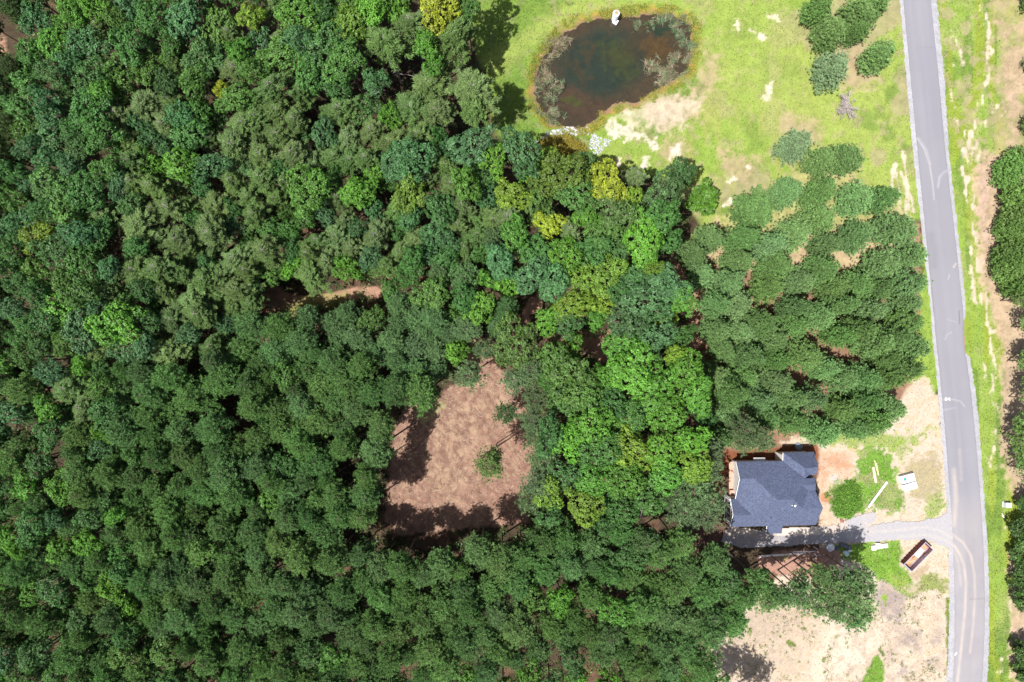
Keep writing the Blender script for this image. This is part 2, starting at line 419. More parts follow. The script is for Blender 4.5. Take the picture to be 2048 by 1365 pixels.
paint(GRASS, area(c1([(410,730),(520,720),(470,760)]), 3, 10, n_fine, -3) * 0.8, 0.3)
paint(GRASS, area(c1([(600,760),(700,760),(680,860),(610,830)]), 4, 12, n_fine, -4) * 0.8, 0.3)
paint(SANDW, area(c1([(700,1060),(860,1060),(930,1150),(760,1365),(560,1400),(640,1200)]), 22, 20) * 0.7, 0.12)
paint(GREYD, area(c1([(1040,1010),(1250,960),(1280,1250),(1180,1365),(1020,1365),(1000,1200)]), 20, 34, n_fine) * 0.85 * sstep(0.48, 0.6, fbm(X, Y, 3.2, 91, 5)), 0.3)
paint((0.36, 0.285, 0.22), lot * (PY > 1168) * sstep(0.50, 0.64, fbm(X, Y, 1.2, 95, 4)) * 0.7, 0.3)
paint((0.33, 0.26, 0.19), area(c1([(150,1180),(480,900),(700,990),(640,1150),(500,1365),(240,1365)]), 20, 30, n_fine) * 0.35, 0.3)
paint((0.33, 0.26, 0.20), area(c1([(240,1000),(460,920),(620,970),(560,1100),(300,1160),(200,1140)]), 20, 24, n_fine) * 0.55, 0.3)
paint((0.11, 0.205, 0.026), area(c1([(855,1365),(920,1240),(945,1225),(975,1300),(960,1420),(850,1420)]), 3, 6, n_fine), 0.3)
paint((0.09, 0.15, 0.02), area(c1([(940,1195),(955,1190),(980,1230),(965,1240)]), 2, 3, n_fine), 0.3)
weeds = area(c1([(230,1010),(640,990),(760,1100),(700,1300),(430,1365),(300,1230)]), 20, 20)
paint((0.13, 0.17, 0.035), weeds * sstep(0.70, 0.76, fbm(X, Y, 1.3, 101, 3)), 0.3)
paint((0.12, 0.17, 0.03), stroke(c1([(1290,950),(1298,1365)]), 8, 2, 5), 0.3)
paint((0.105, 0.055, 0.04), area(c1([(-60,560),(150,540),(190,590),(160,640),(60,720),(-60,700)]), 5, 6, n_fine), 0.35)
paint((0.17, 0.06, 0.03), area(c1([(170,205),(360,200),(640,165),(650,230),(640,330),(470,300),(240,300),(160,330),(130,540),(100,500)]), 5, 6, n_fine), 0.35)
# the mulched clearing in the wood
clr = area(CLEARING, 4, 6, n_fine)
paint(MULCH, clr, 0.35)
fibre = vnoise((X + Y) / 0.5, (X - Y) / 1.6, 113)
paint((0.29, 0.195, 0.13), clr * sstep(0.5, 0.7, fibre) * 0.6, 0.3)
paint((0.32, 0.23, 0.15), area([(830,820),(930,760),(990,760),(1010,830),(930,960),(880,1000),(850,900)], 40, 40, n_mid) * 0.45 * sstep(0.4, 0.6, n_fine), 0.3)
paint((0.20, 0.19, 0.06), area([(930,690),(980,676),(985,700),(950,720)], 5, 8, n_fine) * 0.8, 0.3)
paint((0.26, 0.25, 0.11), area([(820,820),(900,790),(890,820),(840,850)], 6, 14, n_fine, -3) * 0.8, 0.3)
# tan trail gaps in the wood
for p in ([(520,600),(545,555),(575,590),(640,590),(700,578),(775,572),(770,592),(700,600),(640,606),(590,606),(560,628),(530,625)], [(1045,620),(1070,590),(1090,580),(1080,615),(1050,650)], [(1100,670),(1220,660),(1250,720),(1210,725),(1120,685)],
          [(1380,620),(1410,600),(1410,690),(1370,700)], [(-30,50),(6,70),(12,110),(-30,120)], [(1340,505),(1400,520),(1410,560),(1380,620),(1350,560)]):
    paint((0.29, 0.17, 0.115), area(p, 4, 8, n_fine), 0.3)
paint((0.20, 0.20, 0.06), area([(560,640),(600,590),(700,585),(690,610),(620,615)], 5, 10, n_fine) * 0.6, 0.3)
# pond bed and margin
sd_p = np.full(X.shape, -1e3)
selp = (PX > 1000) & (PX < 1460) & (PY > -60) & (PY < 330)
sd_p[selp] = poly_sd(PX[selp], PY[selp], POND) + 13 * (n_fine[selp] - 0.5) + 14 * (n_mid[selp] - 0.5)
margin = sstep(-12, -3, sd_p)
paint((0.20, 0.19, 0.035), sstep(-24, -9, sd_p + 14 * (n_fine - 0.5)) * 0.75, 0.3)
paint((0.28, 0.17, 0.03), sstep(-16, -5, sd_p + 16 * (n_mid - 0.5)) * sstep(0.46, 0.58, n_fine) * 0.7, 0.3)
paint((0.20, 0.12, 0.08), sstep(-9, 0, sd_p + 10 * (n_fine - 0.5)), 0.3)
bed = sstep(2, 14, sd_p)
paint((0.21, 0.13, 0.078), bed, 0.3)
deep = area([(1120,120),(1150,80),(1200,55),(1280,60),(1300,100),(1280,150),(1230,180),(1190,190),(1130,160)], 22, 16)
paint((0.062, 0.096, 0.078), deep * 0.95, 0.2)
paint((0.20, 0.12, 0.05), deep * sstep(0.55, 0.68, fbm(X, Y, 2.4, 191, 5)) * 0.6, 0.3)
paint((0.05, 0.10, 0.06), area([(1305,50),(1345,45),(1355,70),(1320,80)], 10, 8), 0.2)
paint((0.15, 0.165, 0.03), area([(1200,80),(1260,90),(1280,140),(1250,160),(1220,130)], 18, 24, n_fine) * 0.8, 0.35)
paint((0.40, 0.19, 0.035), area([(1290,80),(1330,70),(1352,95),(1330,112),(1300,110)], 12, 18, n_fine) * 0.85, 0.3)
paint((0.20, 0.11, 0.035), area([(1270,60),(1360,70),(1370,140),(1300,130),(1250,90)], 16, 22, n_fine) * 0.55, 0.3)
paint((0.22, 0.11, 0.07), area([(1105,160),(1190,190),(1230,200),(1180,245),(1110,235),(1085,200)], 10, 18, n_fine) * 0.6, 0.3)
paint((0.19, 0.20, 0.03), area([(1125,195),(1150,188),(1172,208),(1150,205)], 4, 8, n_fine) * 0.9, 0.3)
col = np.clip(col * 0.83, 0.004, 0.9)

# relief
flat_road = sstep(2.0, 6.0, np.minimum(np.abs(PX - np.interp(PY, ry, (rL + rR) / 2)) * S - 3.2, 60))
sd_d = np.full(X.shape, -300.0)
seld = (PX > 1380) & (PX < 1990) & (PY > 940) & (PY < 1160)
sd_d[seld] = poly_sd(PX[seld], PY[seld], DRIVE)
flat = flat_road * sstep(0.2, 2.0, -sd_d * S)
Z = ((n_big - 0.5) * 0.5 + (n_mid - 0.5) * 0.12 + (n_fine - 0.5) * 0.10) * flat
zp = -0.5 * sstep(-2.2, 0.0, sd_p * S) - np.clip(sd_p * S * 0.22, 0, 1.0)
Z = Z * (1 - sstep(-3, -0.5, sd_p * S)) + zp
sdm = np.hypot(PX - 1692, (PY - 1000) * 1.05) * S
Z = Z + 0.9 * sstep(3.4, 0.8, sdm) * (0.85 + 0.5 * (n_fine - 0.5))
Z = np.where((np.abs(X) > 130) | (np.abs(Y) > 95), -0.3, Z)
nx, ny = len(xs), len(ys)
idx = np.arange(nx * ny).reshape(ny, nx)
F = np.stack([idx[:-1, :-1], idx[:-1, 1:], idx[1:, 1:], idx[1:, :-1]], -1).reshape(-1, 4)
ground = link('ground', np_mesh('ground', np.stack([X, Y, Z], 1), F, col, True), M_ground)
tag(ground, kind='structure')
col_grid = col.reshape(ny, nx, 3); z_grid = Z.reshape(ny, nx)
def ground_at(x, y):
    ix = np.clip(np.searchsorted(xs, x), 1, nx - 1); iy = np.clip(np.searchsorted(ys, y), 1, ny - 1)
    return z_grid[iy, ix], col_grid[iy, ix]

# ---------------------------------------------------------------- road, shoulders, driveway
def strip(left_f, right_f, z, ncol, dy, name, mat, tone, y0=-1500, y1=2900, edge=0.0, seed=0):
    pys = np.arange(max(y0, -150), min(y1, 1515), dy)
    V = np.zeros((len(pys), ncol, 3))
    l, r = left_f(pys), right_f(pys)
    if edge:
        l = l + edge * (vnoise(pys / 5.0, pys * 0 + 3, seed) - 0.5) * 2
        r = r + edge * (vnoise(pys / 5.0, pys * 0 + 9, seed) - 0.5) * 2
    u = np.linspace(0, 1, ncol)
    px = l[:, None] * (1 - u) + r[:, None] * u
    py = np.repeat(pys[:, None], ncol, 1)
    V[..., 0] = (px - 1024) * S; V[..., 1] = (682.5 - py) * S; V[..., 2] = z(u)[None, :] if callable(z) else z
    ii = np.arange(len(pys) * ncol).reshape(len(pys), ncol)
    f = np.stack([ii[:-1, :-1], ii[1:, :-1], ii[1:, 1:], ii[:-1, 1:]], -1).reshape(-1, 4)
    c = tone(px.ravel(), py.ravel(), np.tile(u, len(pys)))
    return link(name, np_mesh(name, V.reshape(-1, 3), f, c, True), mat)
def road_tone(px, py, u):
    x, y = px * S, py * S
    c = np.tile(np.array([0.214, 0.210, 0.236]), (len(px), 1))
    c *= (1 + 0.10 * (vnoise(u * 9, y / 22, 3) - 0.5) + 0.10 * (fbm(x, y, 6, 5) - 0.5))[:, None]
    c *= (1 - 0.10 * sstep(0.06, 0.0, u) - 0.14 * sstep(0.95, 1.0, u))[:, None]
    def mark(pts, w, k, colr, soft=2.2):
        m = k * sstep(-soft, soft, w / 2 - line_d(px, py, pts)) * (0.45 + 0.85 * fbm(x, y, 1.4, 9, 3))
        m = np.clip(m, 0, 1)[:, None]
        c[:] = c * (1 - m) + np.array(colr) * m
    tan = (0.44, 0.375, 0.315)
    mark([(1903,1085),(1917,1106),(1927,1130),(1931,1165),(1929,1220),(1922,1290),(1913,1370)], 5, 0.6, tan)
    mark([(1903,1068),(1926,1086),(1941,1112),(1948,1150),(1949,1190),(1945,1250),(1939,1305)], 4.5, 0.55, tan)
    mark([(1903,1095),(1916,1125),(1921,1170)], 5, 0.3, tan)
    mark([(1907,940),(1911,1000),(1907,1050)], 8, 0.5, tan, 4)
    mark([(1918,900),(1921,960)], 5, 0.28, tan, 4)
    mark([(1834,277),(1848,300),(1858,330),(1864,365),(1867,400)], 2.2, 0.55, (0.45, 0.42, 0.40), 1.4)
    mark([(1838,277),(1852,300),(1861,330)], 1.6, 0.4, (0.45, 0.42, 0.40), 1.4)
    mark([(1875,375),(1878,355),(1886,346),(1897,341)], 4, 0.30, (0.48, 0.47, 0.50), 2)
    mark([(1886,800),(1905,799),(1920,803),(1929,814)], 2.4, 0.35, (0.44, 0.42, 0.42), 1.5)
    mark([(1888,820),(1908,816)], 2.4, 0.3, (0.44, 0.42, 0.42), 1.5)
    mark([(1889,680),(1892,670),(1902,665)], 1.8, 0.35, (0.44, 0.42, 0.42), 1.2)
    mark([(1895,640),(1912,645)], 1.8, 0.25, (0.44, 0.42, 0.42), 1.2)
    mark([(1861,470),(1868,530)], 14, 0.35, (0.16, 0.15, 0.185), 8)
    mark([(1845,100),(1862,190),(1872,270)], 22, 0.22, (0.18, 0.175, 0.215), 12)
    mark([(1918,622),(1918.5,648)], 1.4, 0.9, (0.08, 0.06, 0.07), 0.9)
    mark([(1938,1197.5),(1970,1197)], 1.5, 0.9, (0.09, 0.08, 0.10), 0.9)
    mark([(1846,95),(1872,97)], 1.2, 0.5, (0.16, 0.15, 0.19), 0.9)
    mark([(1906,535),(1911,528)], 3, 0.6, (0.55, 0.45, 0.42), 1.5); mark([(1895,560),(1898,550)], 2, 0.5, (0.5, 0.42, 0.4), 1.2)
    c *= 0.83
    m = (sstep(960, 1040, py) * 0.16 * (0.5 + fbm(x, y, 2.5, 21, 4)))[:, None]
    c[:] = c * (1 - m) + np.array((0.40, 0.345, 0.30)) * m
    return c
Lf = lambda y: np.interp(y, ry, rL); Rf = lambda y: np.interp(y, ry, rR)
shl = lambda y: np.interp(y, [a for a, b in SH_L], [b for a, b in SH_L]); shr = lambda y: np.interp(y, [a for a, b in SH_R], [b for a, b in SH_R])
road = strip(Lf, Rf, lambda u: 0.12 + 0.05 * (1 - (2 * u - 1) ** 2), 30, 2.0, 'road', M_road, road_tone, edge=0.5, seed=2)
tag(road, kind='structure')
def grav_tone(px, py, u):
    x, y = px * S, py * S
    c = np.tile(np.array([0.26, 0.256, 0.275]), (len(px), 1))
    return c * (0.86 + 0.28 * rng.random(len(px)))[:, None] * (0.85 + 0.3 * fbm(x, y, 1.2, 31))[:, None]
brown_gap = lambda px, py, u: np.where(((py > 640) & (py < 707))[:, None], np.array([0.23, 0.16, 0.11]), grav_tone(px, py, u))
sl = strip(lambda y: Lf(y) - shl(y), lambda y: Lf(y) + 1.0, lambda u: 0.02 + 0.075 * u, 6, 1.5, 'gravel_shoulder', M_gravel, grav_tone, edge=1.3, seed=4)
sr = strip(lambda y: Rf(y) - 1.0, lambda y: Rf(y) + shr(y), lambda u: 0.095 - 0.075 * u, 7, 1.5, 'gravel_shoulder', M_gravel, brown_gap, edge=1.3, seed=6)
tag(sl, kind='structure'); tag(sr, kind='structure')

# driveway: cut from a fine grid so that its edge is ragged
def grid_sheet(name, poly, z, step, mat, tone, amp=4.0):
    P = np.asarray(poly); x0, x1 = P[:, 0].min() - 6, P[:, 0].max() + 6; y0, y1 = P[:, 1].min() - 6, P[:, 1].max() + 6
    gx = np.arange(x0, x1, step); gy = np.arange(y0, y1, step)
    A, B = np.meshgrid(gx, gy); a, b = A.ravel(), B.ravel()
    keep = poly_sd(a, b, poly) + amp * (fbm(a * S, b * S, 0.9, 47) - 0.5) * 2 > 0
    kg = keep.reshape(len(gy), len(gx)); ii = np.arange(len(a)).reshape(len(gy), len(gx))
    q = kg[:-1, :-1] & kg[1:, :-1] & kg[1:, 1:] & kg[:-1, 1:]
    f = np.stack([ii[:-1, :-1], ii[1:, :-1], ii[1:, 1:], ii[:-1, 1:]], -1)[q]
    used, inv = np.unique(f.ravel(), return_inverse=True)
    V = np.stack([(a[used] - 1024) * S, (682.5 - b[used]) * S, np.full(len(used), z)], 1)
    return link(name, np_mesh(name, V, inv.reshape(-1, 4), tone(a[used], b[used]), True), mat)
def drive_tone(px, py):
    x, y = px * S, py * S
    c = np.tile(np.array([0.37, 0.355, 0.37]), (len(px), 1))
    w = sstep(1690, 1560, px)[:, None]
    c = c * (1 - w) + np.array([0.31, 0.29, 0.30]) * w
    m = (sstep(0.42, 0.62, fbm(x, y, 3.0, 19, 4)) * sstep(1770, 1680, px) * sstep(1075, 1068, py))[:, None] * 0.9
    c = c * (1 - m) + np.array([0.47, 0.40, 0.345]) * m
    sp = (sstep(0.60, 0.7, fbm(x, y, 0.8, 29, 3)) * sstep(1700, 1640, px))[:, None] * 0.6
    c = c * (1 - sp) + np.array([0.44, 0.36, 0.31]) * sp
    for pts in ([(1908,1078),(1880,1062),(1850,1054),(1800,1060),(1740,1064)], [(1908,1092),(1885,1078),(1850,1070),(1800,1074)]):
        d = (0.45 * sstep(5, 1, line_d(px, py, pts)) * (0.4 + fbm(x, y, 1.0, 33, 3)))[:, None]
        c = c * (1 - d) + np.array([0.46, 0.42, 0.38]) * d
    return 0.74 * c * (0.93 + 0.14 * rng.random(len(px)))[:, None]
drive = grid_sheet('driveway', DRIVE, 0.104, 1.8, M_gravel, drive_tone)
tag(drive, kind='structure')
APRON = [(1552,1056),(1650,1052),(1655,1064),(1640,1070),(1552,1072)]
apron = grid_sheet('driveway', APRON, 0.112, 1.8, M_gravel, lambda a, b: np.tile(np.array([0.41, 0.36, 0.32]), (len(a), 1)) * (0.93 + 0.14 * rng.random(len(a)))[:, None], 1.5)
apron.name = 'concrete_apron'; tag(apron, kind='structure')

# painted survey marks on the road, 4 mm above its crown
M_paint = mat_plain('white_road_paint', (0.75, 0.75, 0.74), rough=0.8, var=0.2, scale=9)
def paint_strokes(cx, cy, strokes, w=0.16):
    mb = MB()
    for (ax, ay), (bx, by) in strokes:
        p, q = Vector((ax, ay, 0)), Vector((bx, by, 0)); d = (q - p).normalized(); nrm = Vector((-d.y, d.x, 0)) * w / 2
        o = G(cx, cy); o.z = 0.178
        mb.poly([o + p - nrm, o + q - nrm, o + q + nrm, o + p + nrm]); 
    r = mb.build('road_marking', M_paint); tag(r, kind='structure')
    return r
paint_strokes(1894, 798.5, [((-0.45, -0.28), (-0.45, 0.28)), ((-0.37, 0.22), (-0.1, 0.22)), ((-0.37, -0.22), (-0.1, -0.22)), ((-0.28, 0), (-0.02, 0)), ((0.1, -0.05), (0.42, -0.05)), ((0.42, 0.02), (0.42, 0.3)), ((0.42, -0.13), (0.42, -0.3)), ((0.14, 0.04), (0.2, 0.25))], 0.10)
paint_strokes(1911, 1308, [((-0.2, -0.25), (-0.1, 0.25)), ((-0.02, 0.2), (0.2, 0.3)), ((-0.02, 0.0), (0.14, 0.05))], 0.2)

# ---------------------------------------------------------------- pond water
def make_water():
    m, t, b = nt('pond_water')
    t.nodes.remove(b)
    tr = N(t, 'ShaderNodeBsdfTransparent'); tr.inputs['Color'].default_value = (0.62, 0.60, 0.52, 1)
    di = N(t, 'ShaderNodeBsdfDiffuse'); di.inputs['Color'].default_value = (0.020, 0.034, 0.032, 1)
    gl = N(t, 'ShaderNodeBsdfGlossy'); gl.inputs['Roughness'].default_value = 0.05
    m1 = N(t, 'ShaderNodeMixShader'); m1.inputs[0].default_value = 0.30
    t.links.new(tr.outputs[0], m1.inputs[1]); t.links.new(di.outputs[0], m1.inputs[2])
    fr = N(t, 'ShaderNodeFresnel'); fr.inputs['IOR'].default_value = 1.33
    no = N(t, 'ShaderNodeTexNoise'); no.inputs['Scale'].default_value = 2.0; no.inputs['Detail'].default_value = 4
    tc = N(t, 'ShaderNodeTexCoord'); t.links.new(tc.outputs['Object'], no.inputs['Vector'])
    bp = N(t, 'ShaderNodeBump'); bp.inputs['Strength'].default_value = 0.12; bp.inputs['Distance'].default_value = 0.05
    t.links.new(no.outputs['Fac'], bp.inputs['Height'])
    t.links.new(bp.outputs[0], fr.inputs['Normal']); t.links.new(bp.outputs[0], gl.inputs['Normal'])
    m2 = N(t, 'ShaderNodeMixShader')
    t.links.new(fr.outputs[0], m2.inputs[0]); t.links.new(m1.outputs[0], m2.inputs[1]); t.links.new(gl.outputs[0], m2.inputs[2])
    t.links.new(m2.outputs[0], t.nodes['Material Output'].inputs['Surface'])
    return m
cx_, cy_ = 1225, 135
wp = [(cx_ + (x - cx_) * 1.06, cy_ + (y - cy_) * 1.08) for x, y in POND]
mb = MB(); pts = []
for x, y in wp:
    p = G(x, y); p.z = -0.5; pts.append(p)
mb.poly(pts)
water = mb.build('pond_water', make_water()); tag(water, kind='structure')

# ---------------------------------------------------------------- leaf and needle geometry
def unit(v): return v / (np.linalg.norm(v, axis=-1, keepdims=True) + 1e-9)
def quads(pos, nrm, size, r, aspect=1.0):
    """Leaf-sized rhombs at pos facing nrm."""
    n = len(pos)
    a = unit(np.cross(nrm, unit(r.normal(size=(n, 3)))))
    b = np.cross(nrm, a)
    s = size[:, None]
    V = np.stack([pos - a * s, pos - b * s * aspect * 0.75, pos + a * s, pos + b * s * aspect * 0.75], 1).reshape(-1, 3)
    return V, np.arange(4 * n).reshape(n, 4)
def slivers(pos, d, length, width, r):
    n = len(pos)
    a = unit(np.cross(d, unit(r.normal(size=(n, 3)) * 0.45 + np.array([0, 0, 1.0])))) * width[:, None]
    V = np.stack([pos - a, pos + a, pos + d * length[:, None]], 1).reshape(-1, 3)
    return V, np.arange(3 * n).reshape(n, 3)
def rdir(n, r, zmin=-1.0):
    z = r.uniform(zmin, 1, n); t = r.uniform(0, 2 * np.pi, n); q = np.sqrt(np.maximum(0, 1 - z * z))
    return np.stack([q * np.cos(t), q * np.sin(t), z], 1)

def broadleaf_crown(seed, R=4.0, Hh=3.6, lobes=17, tufts=40, leaves=14, lsize=0.168):
    r = np.random.default_rng(seed)
    L = []
    ph = r.uniform(0, 6.28, 3)
    for i in range(lobes):
        az = i * 2.399 + r.uniform(-0.4, 0.4); u = (i + 0.5) / lobes
        th = math.acos(1 - u * 1.02) if u < 0.97 else 1.55
        out = 1 + 0.20 * math.sin(2 * az + ph[0]) + 0.17 * math.sin(3 * az + ph[1])
        rr = R * 0.72 * out * math.sin(th) * r.uniform(0.72, 1.25)
        L.append((rr * math.cos(az), rr * math.sin(az), Hh * 0.62 * math.cos(th) + r.uniform(-0.9, 0.9), R * r.uniform(0.20, 0.44)))
    L = np.array(L)
    limbs = [tuple(l[:3]) for l in L]
    pos, nrm, tone = [], [], []
    for li, (lx, ly, lz, lr) in enumerate(L):
        d = rdir(int(tufts * (lr / (0.34 * R)) ** 2), r, -0.45)
        tp = np.array([lx, ly, lz]) + d * lr * r.uniform(0.72, 1.05, (len(d), 1)) * np.array([1, 1, 0.85])
        dist = np.linalg.norm(tp[:, None] - L[None, :, :3], axis=2) / L[None, :, 3]
        dist[:, li] = 9
        ok = dist.min(1) > 0.78
        tp, d = tp[ok], d[ok]
        ltone = r.uniform(0.86, 1.14)
        for p, dd in zip(tp, d):
            k = leaves
            off = r.normal(size=(k, 3)) * 0.17
            pos.append(p + off + dd * 0.1)
            nrm.append(unit(dd * 0.65 + np.array([0, 0, 0.55]) + r.normal(size=(k, 3)) * 0.42))
            tt = ltone * r.uniform(0.68, 1.32)
            tone.append(np.full(k, tt) * r.uniform(0.85, 1.15, k))
    pos, nrm, tone = np.concatenate(pos), np.concatenate(nrm), np.concatenate(tone)
    V, F = quads(pos, nrm, r.uniform(0.7, 1.3, len(pos)) * lsize, r)
    c = np.repeat(np.stack([tone * 1.02, tone, tone * 0.95], 1), 4, 0)
    return V, F, c, limbs

def pine_crown(seed, R=2.7, depth=6.0, branches=62, cl=9, needles=9, nl=0.42, spread=0.42, pw=(2.1, 0.7), tipbias=0.35):
    """Whorled branches whose ends carry clumps of needle tufts."""
    r = np.random.default_rng(seed)
    pos, drs, tone, limbs = [], [], [], []
    ph = r.uniform(0, 6.28, 2)
    for i in range(branches):
        u = ((i + r.uniform(0, 1)) / branches)
        az = i * 2.399 + r.uniform(-0.35, 0.35)
        prof = (1 - u ** pw[0]) ** pw[1] * (0.55 + 0.45 * min(1, u / 0.25))
        bl = R * prof * r.uniform(0.72, 1.12) * (1 + 0.14 * math.sin(2 * az + ph[0])) + 0.25
        z0 = -depth * 0.5 + depth * 0.9 * u
        rise = r.uniform(0.15, 0.5) * bl * (0.3 + u)
        end = np.array([bl * math.cos(az), bl * math.sin(az), z0 + rise])
        limbs.append((z0, tuple(end)))
        bt = r.uniform(0.84, 1.16)
        nclump = 2 if bl > 1.5 else 1
        for kc in range(nclump):
            c0 = end * np.array([1 - 0.38 * kc, 1 - 0.38 * kc, 1]) - np.array([0, 0, rise * 0.38 * kc])
            k = cl
            tp = c0 + r.normal(size=(k, 3)) * spread * np.array([1, 1, 0.62])
            bd = unit(np.array([math.cos(az), math.sin(az), 0.9]))
            for p in tp:
                d = unit(rdir(needles, r, -0.35) + bd * tipbias + np.array([0, 0, 0.35]))
                pos.append(np.repeat(p[None], needles, 0) + d * 0.03); drs.append(d)
                tone.append(np.full(needles, bt * r.uniform(0.78, 1.22)) * r.uniform(0.85, 1.15, needles))
    pos, drs, tone = np.concatenate(pos), np.concatenate(drs), np.concatenate(tone)
    n = len(pos)
    V, F = slivers(pos, drs, r.uniform(0.7, 1.25, n) * nl, np.full(n, 0.054), r)
    c = np.repeat(np.stack([tone, tone, tone], 1), 3, 0)
    return V, F, c, limbs

def feathery_crown(seed, R=3.4, depth=6.0, branches=95, per=95):
    """Long drooping sprays radiating from the leader, grey wood showing through."""
    r = np.random.default_rng(seed)
    pos, drs, tone, limbs, wood = [], [], [], [], []
    ph = r.uniform(0, 6.28, 2)
    for i in range(branches):
        u = (i + r.uniform(0, 1)) / branches
        az = i * 2.399 + r.uniform(-0.5, 0.5)
        bl = R * ((1 - u ** 1.7) ** 0.75) * r.uniform(0.6, 1.15) * (1 + 0.2 * math.sin(2 * az + ph[0]) + 0.12 * math.sin(5 * az + ph[1])) + 0.35
        z0 = -depth * 0.5 + depth * 0.92 * u
        dirv = np.array([math.cos(az), math.sin(az), r.uniform(-0.05, 0.45)])
        end = np.array([0, 0, z0]) + dirv * bl
        limbs.append((z0, tuple(end)))
        k = int(per * (0.35 + bl / R))
        t = 0.14 + 0.90 * np.sqrt(r.uniform(0, 1, k))
        side = np.array([-math.sin(az), math.cos(az), 0])
        p = np.array([0, 0, z0]) + dirv * (t * bl)[:, None] + side * (r.normal(size=k) * 0.28 * t)[:, None] + np.array([0, 0, 1.0]) * (r.normal(size=k) * 0.10)[:, None]
        d = unit(dirv * 0.9 + side * (r.normal(size=k) * 0.65)[:, None] + np.array([0, 0, 1.0]) * (r.normal(size=k) * 0.3 + 0.18)[:, None])
        bt = r.uniform(0.8, 1.2)
        pos.append(p); drs.append(d); tone.append(bt * r.uniform(0.7, 1.3, k))
    pos, drs, tone = np.concatenate(pos), np.concatenate(drs), np.concatenate(tone)
    n = len(pos)
    V, F = slivers(pos, drs, r.uniform(0.3, 0.62, n), np.full(n, 0.062), r)
    c = np.repeat(np.stack([tone, tone, tone], 1), 3, 0)
    return V, F, c, limbs

def tubes_np(segs, n=5):
    """segs: (p, q, r0, r1) -> one vertex/face soup of open tapered tubes."""
    Vs, Fs, off = [], [], 0
    ang = np.linspace(0, 2 * np.pi, n, endpoint=False)
    for p, q, r0, r1 in segs:
        p, q = np.asarray(p, float), np.asarray(q, float); d = unit(q - p)
        a = unit(np.cross(d, [0.31, 0.77, 0.55])); b = np.cross(d, a)
        ring = np.cos(ang)[:, None] * a + np.sin(ang)[:, None] * b
        Vs += [p + ring * r0, q + ring * r1]
        i = np.arange(n); j = (i + 1) % n
        Fs.append(np.stack([i, j, j + n, i + n], 1) + off); off += 2 * n
    return np.concatenate(Vs), np.concatenate(Fs)

# a variant = crown mesh (local origin at the crown's middle) + trunk mesh (origin at the base, crown middle at height HC)
def make_variant(kind, seed):
    r = np.random.default_rng(seed + 1000)
    if kind == 'broad':
        V, F, c, limbs = broadleaf_crown(seed); HC, R0, top = 16.0, 4.0, 3.0
        segs = [((0, 0, 0), (0.1, 0.05, 7), 0.34, 0.26), ((0.1, 0.05, 7), (0, 0, HC - 0.5), 0.26, 0.14)]
        for l in limbs: segs.append(((0.05, 0.02, HC - 3.4 + r.uniform(-1, 1.6)), (l[0] * 0.9, l[1] * 0.9, HC + l[2] - 0.2), 0.11, 0.035))
    elif kind == 'bush':
        V, F, c, limbs = broadleaf_crown(seed, R=2.4, Hh=2.2, lobes=13, tufts=34, leaves=9, lsize=0.17); HC, R0 = 2.6, 2.4
        segs = [((0, 0, 0), (0.03, 0.02, HC + 0.6), 0.12, 0.04)]
        for l in limbs: segs.append(((0.02, 0, HC * 0.55), (l[0] * 0.85, l[1] * 0.85, HC + l[2] - 0.1), 0.05, 0.02))
    elif kind == 'pine':
        V, F, c, limbs = pine_crown(seed, R=2.7, depth=6.2, branches=54, cl=10, needles=14, spread=0.36); HC, R0 = 16.0, 2.7
        segs = [((0, 0, 0), (0.06, -0.04, 9), 0.20, 0.15), ((0.06, -0.04, 9), (0, 0, HC + 2.7), 0.15, 0.04)]
        for z0, e in limbs[::1]: segs.append(((0, 0, HC + z0), (e[0] * 0.85, e[1] * 0.85, HC + e[2] - 0.1), 0.045, 0.015))
    elif kind == 'thin':
        V, F, c, limbs = pine_crown(seed, R=2.7, depth=5.2, branches=34, cl=8, needles=13, spread=0.40); HC, R0 = 16.0, 2.7
        segs = [((0, 0, 0), (0.06, -0.04, 9), 0.19, 0.15), ((0.06, -0.04, 9), (0, 0, HC + 2.3), 0.15, 0.04)]
        for z0, e in limbs: segs.append(((0, 0, HC + z0), (e[0] * 0.85, e[1] * 0.85, HC + e[2] - 0.1), 0.045, 0.015))
    elif kind == 'young':
        V, F, c, limbs = pine_crown(seed, R=3.1, depth=8.2, branches=84, cl=11, needles=14, nl=0.38, spread=0.43, pw=(1.5, 0.85)); HC, R0 = 5.2, 3.1
        segs = [((0, 0, 0), (0.02, 0.03, HC + 3.6), 0.19, 0.05)]
        for z0, e in limbs: segs.append(((0, 0, HC + z0), (e[0] * 0.85, e[1] * 0.85, HC + e[2] - 0.1), 0.05, 0.015))
    else:
        V, F, c, limbs = feathery_crown(seed); HC, R0 = 16.0, 3.4
        segs = [((0, 0, 0), (0.05, 0.05, 9), 0.24, 0.18), ((0.05, 0.05, 9), (0, 0, HC + 2.6), 0.18, 0.04)]
        for z0, e in limbs: segs.append(((0, 0, HC + z0), (e[0] * 0.85, e[1] * 0.85, HC + e[2] - 0.1), 0.032, 0.01))
    me = np_mesh('crown_' + kind, V, F, c)
    me.materials.append(M_leaf if kind in ('broad', 'bush') else M_needle)
    tv, tf = tubes_np(segs)
    tm = np_mesh('trunk_' + kind, tv, tf, None, True)
    tm.materials.append(M_barkgrey if kind == 'feather' else M_bark)
    return dict(crown=me, trunk=tm, HC=HC, R=R0)
VAR = {k: [make_variant(k, 100 * i + 7) for i in range(n)] for k, n in (('broad', 12), ('bush', 4), ('pine', 8), ('thin', 6), ('young', 8), ('feather', 7))}

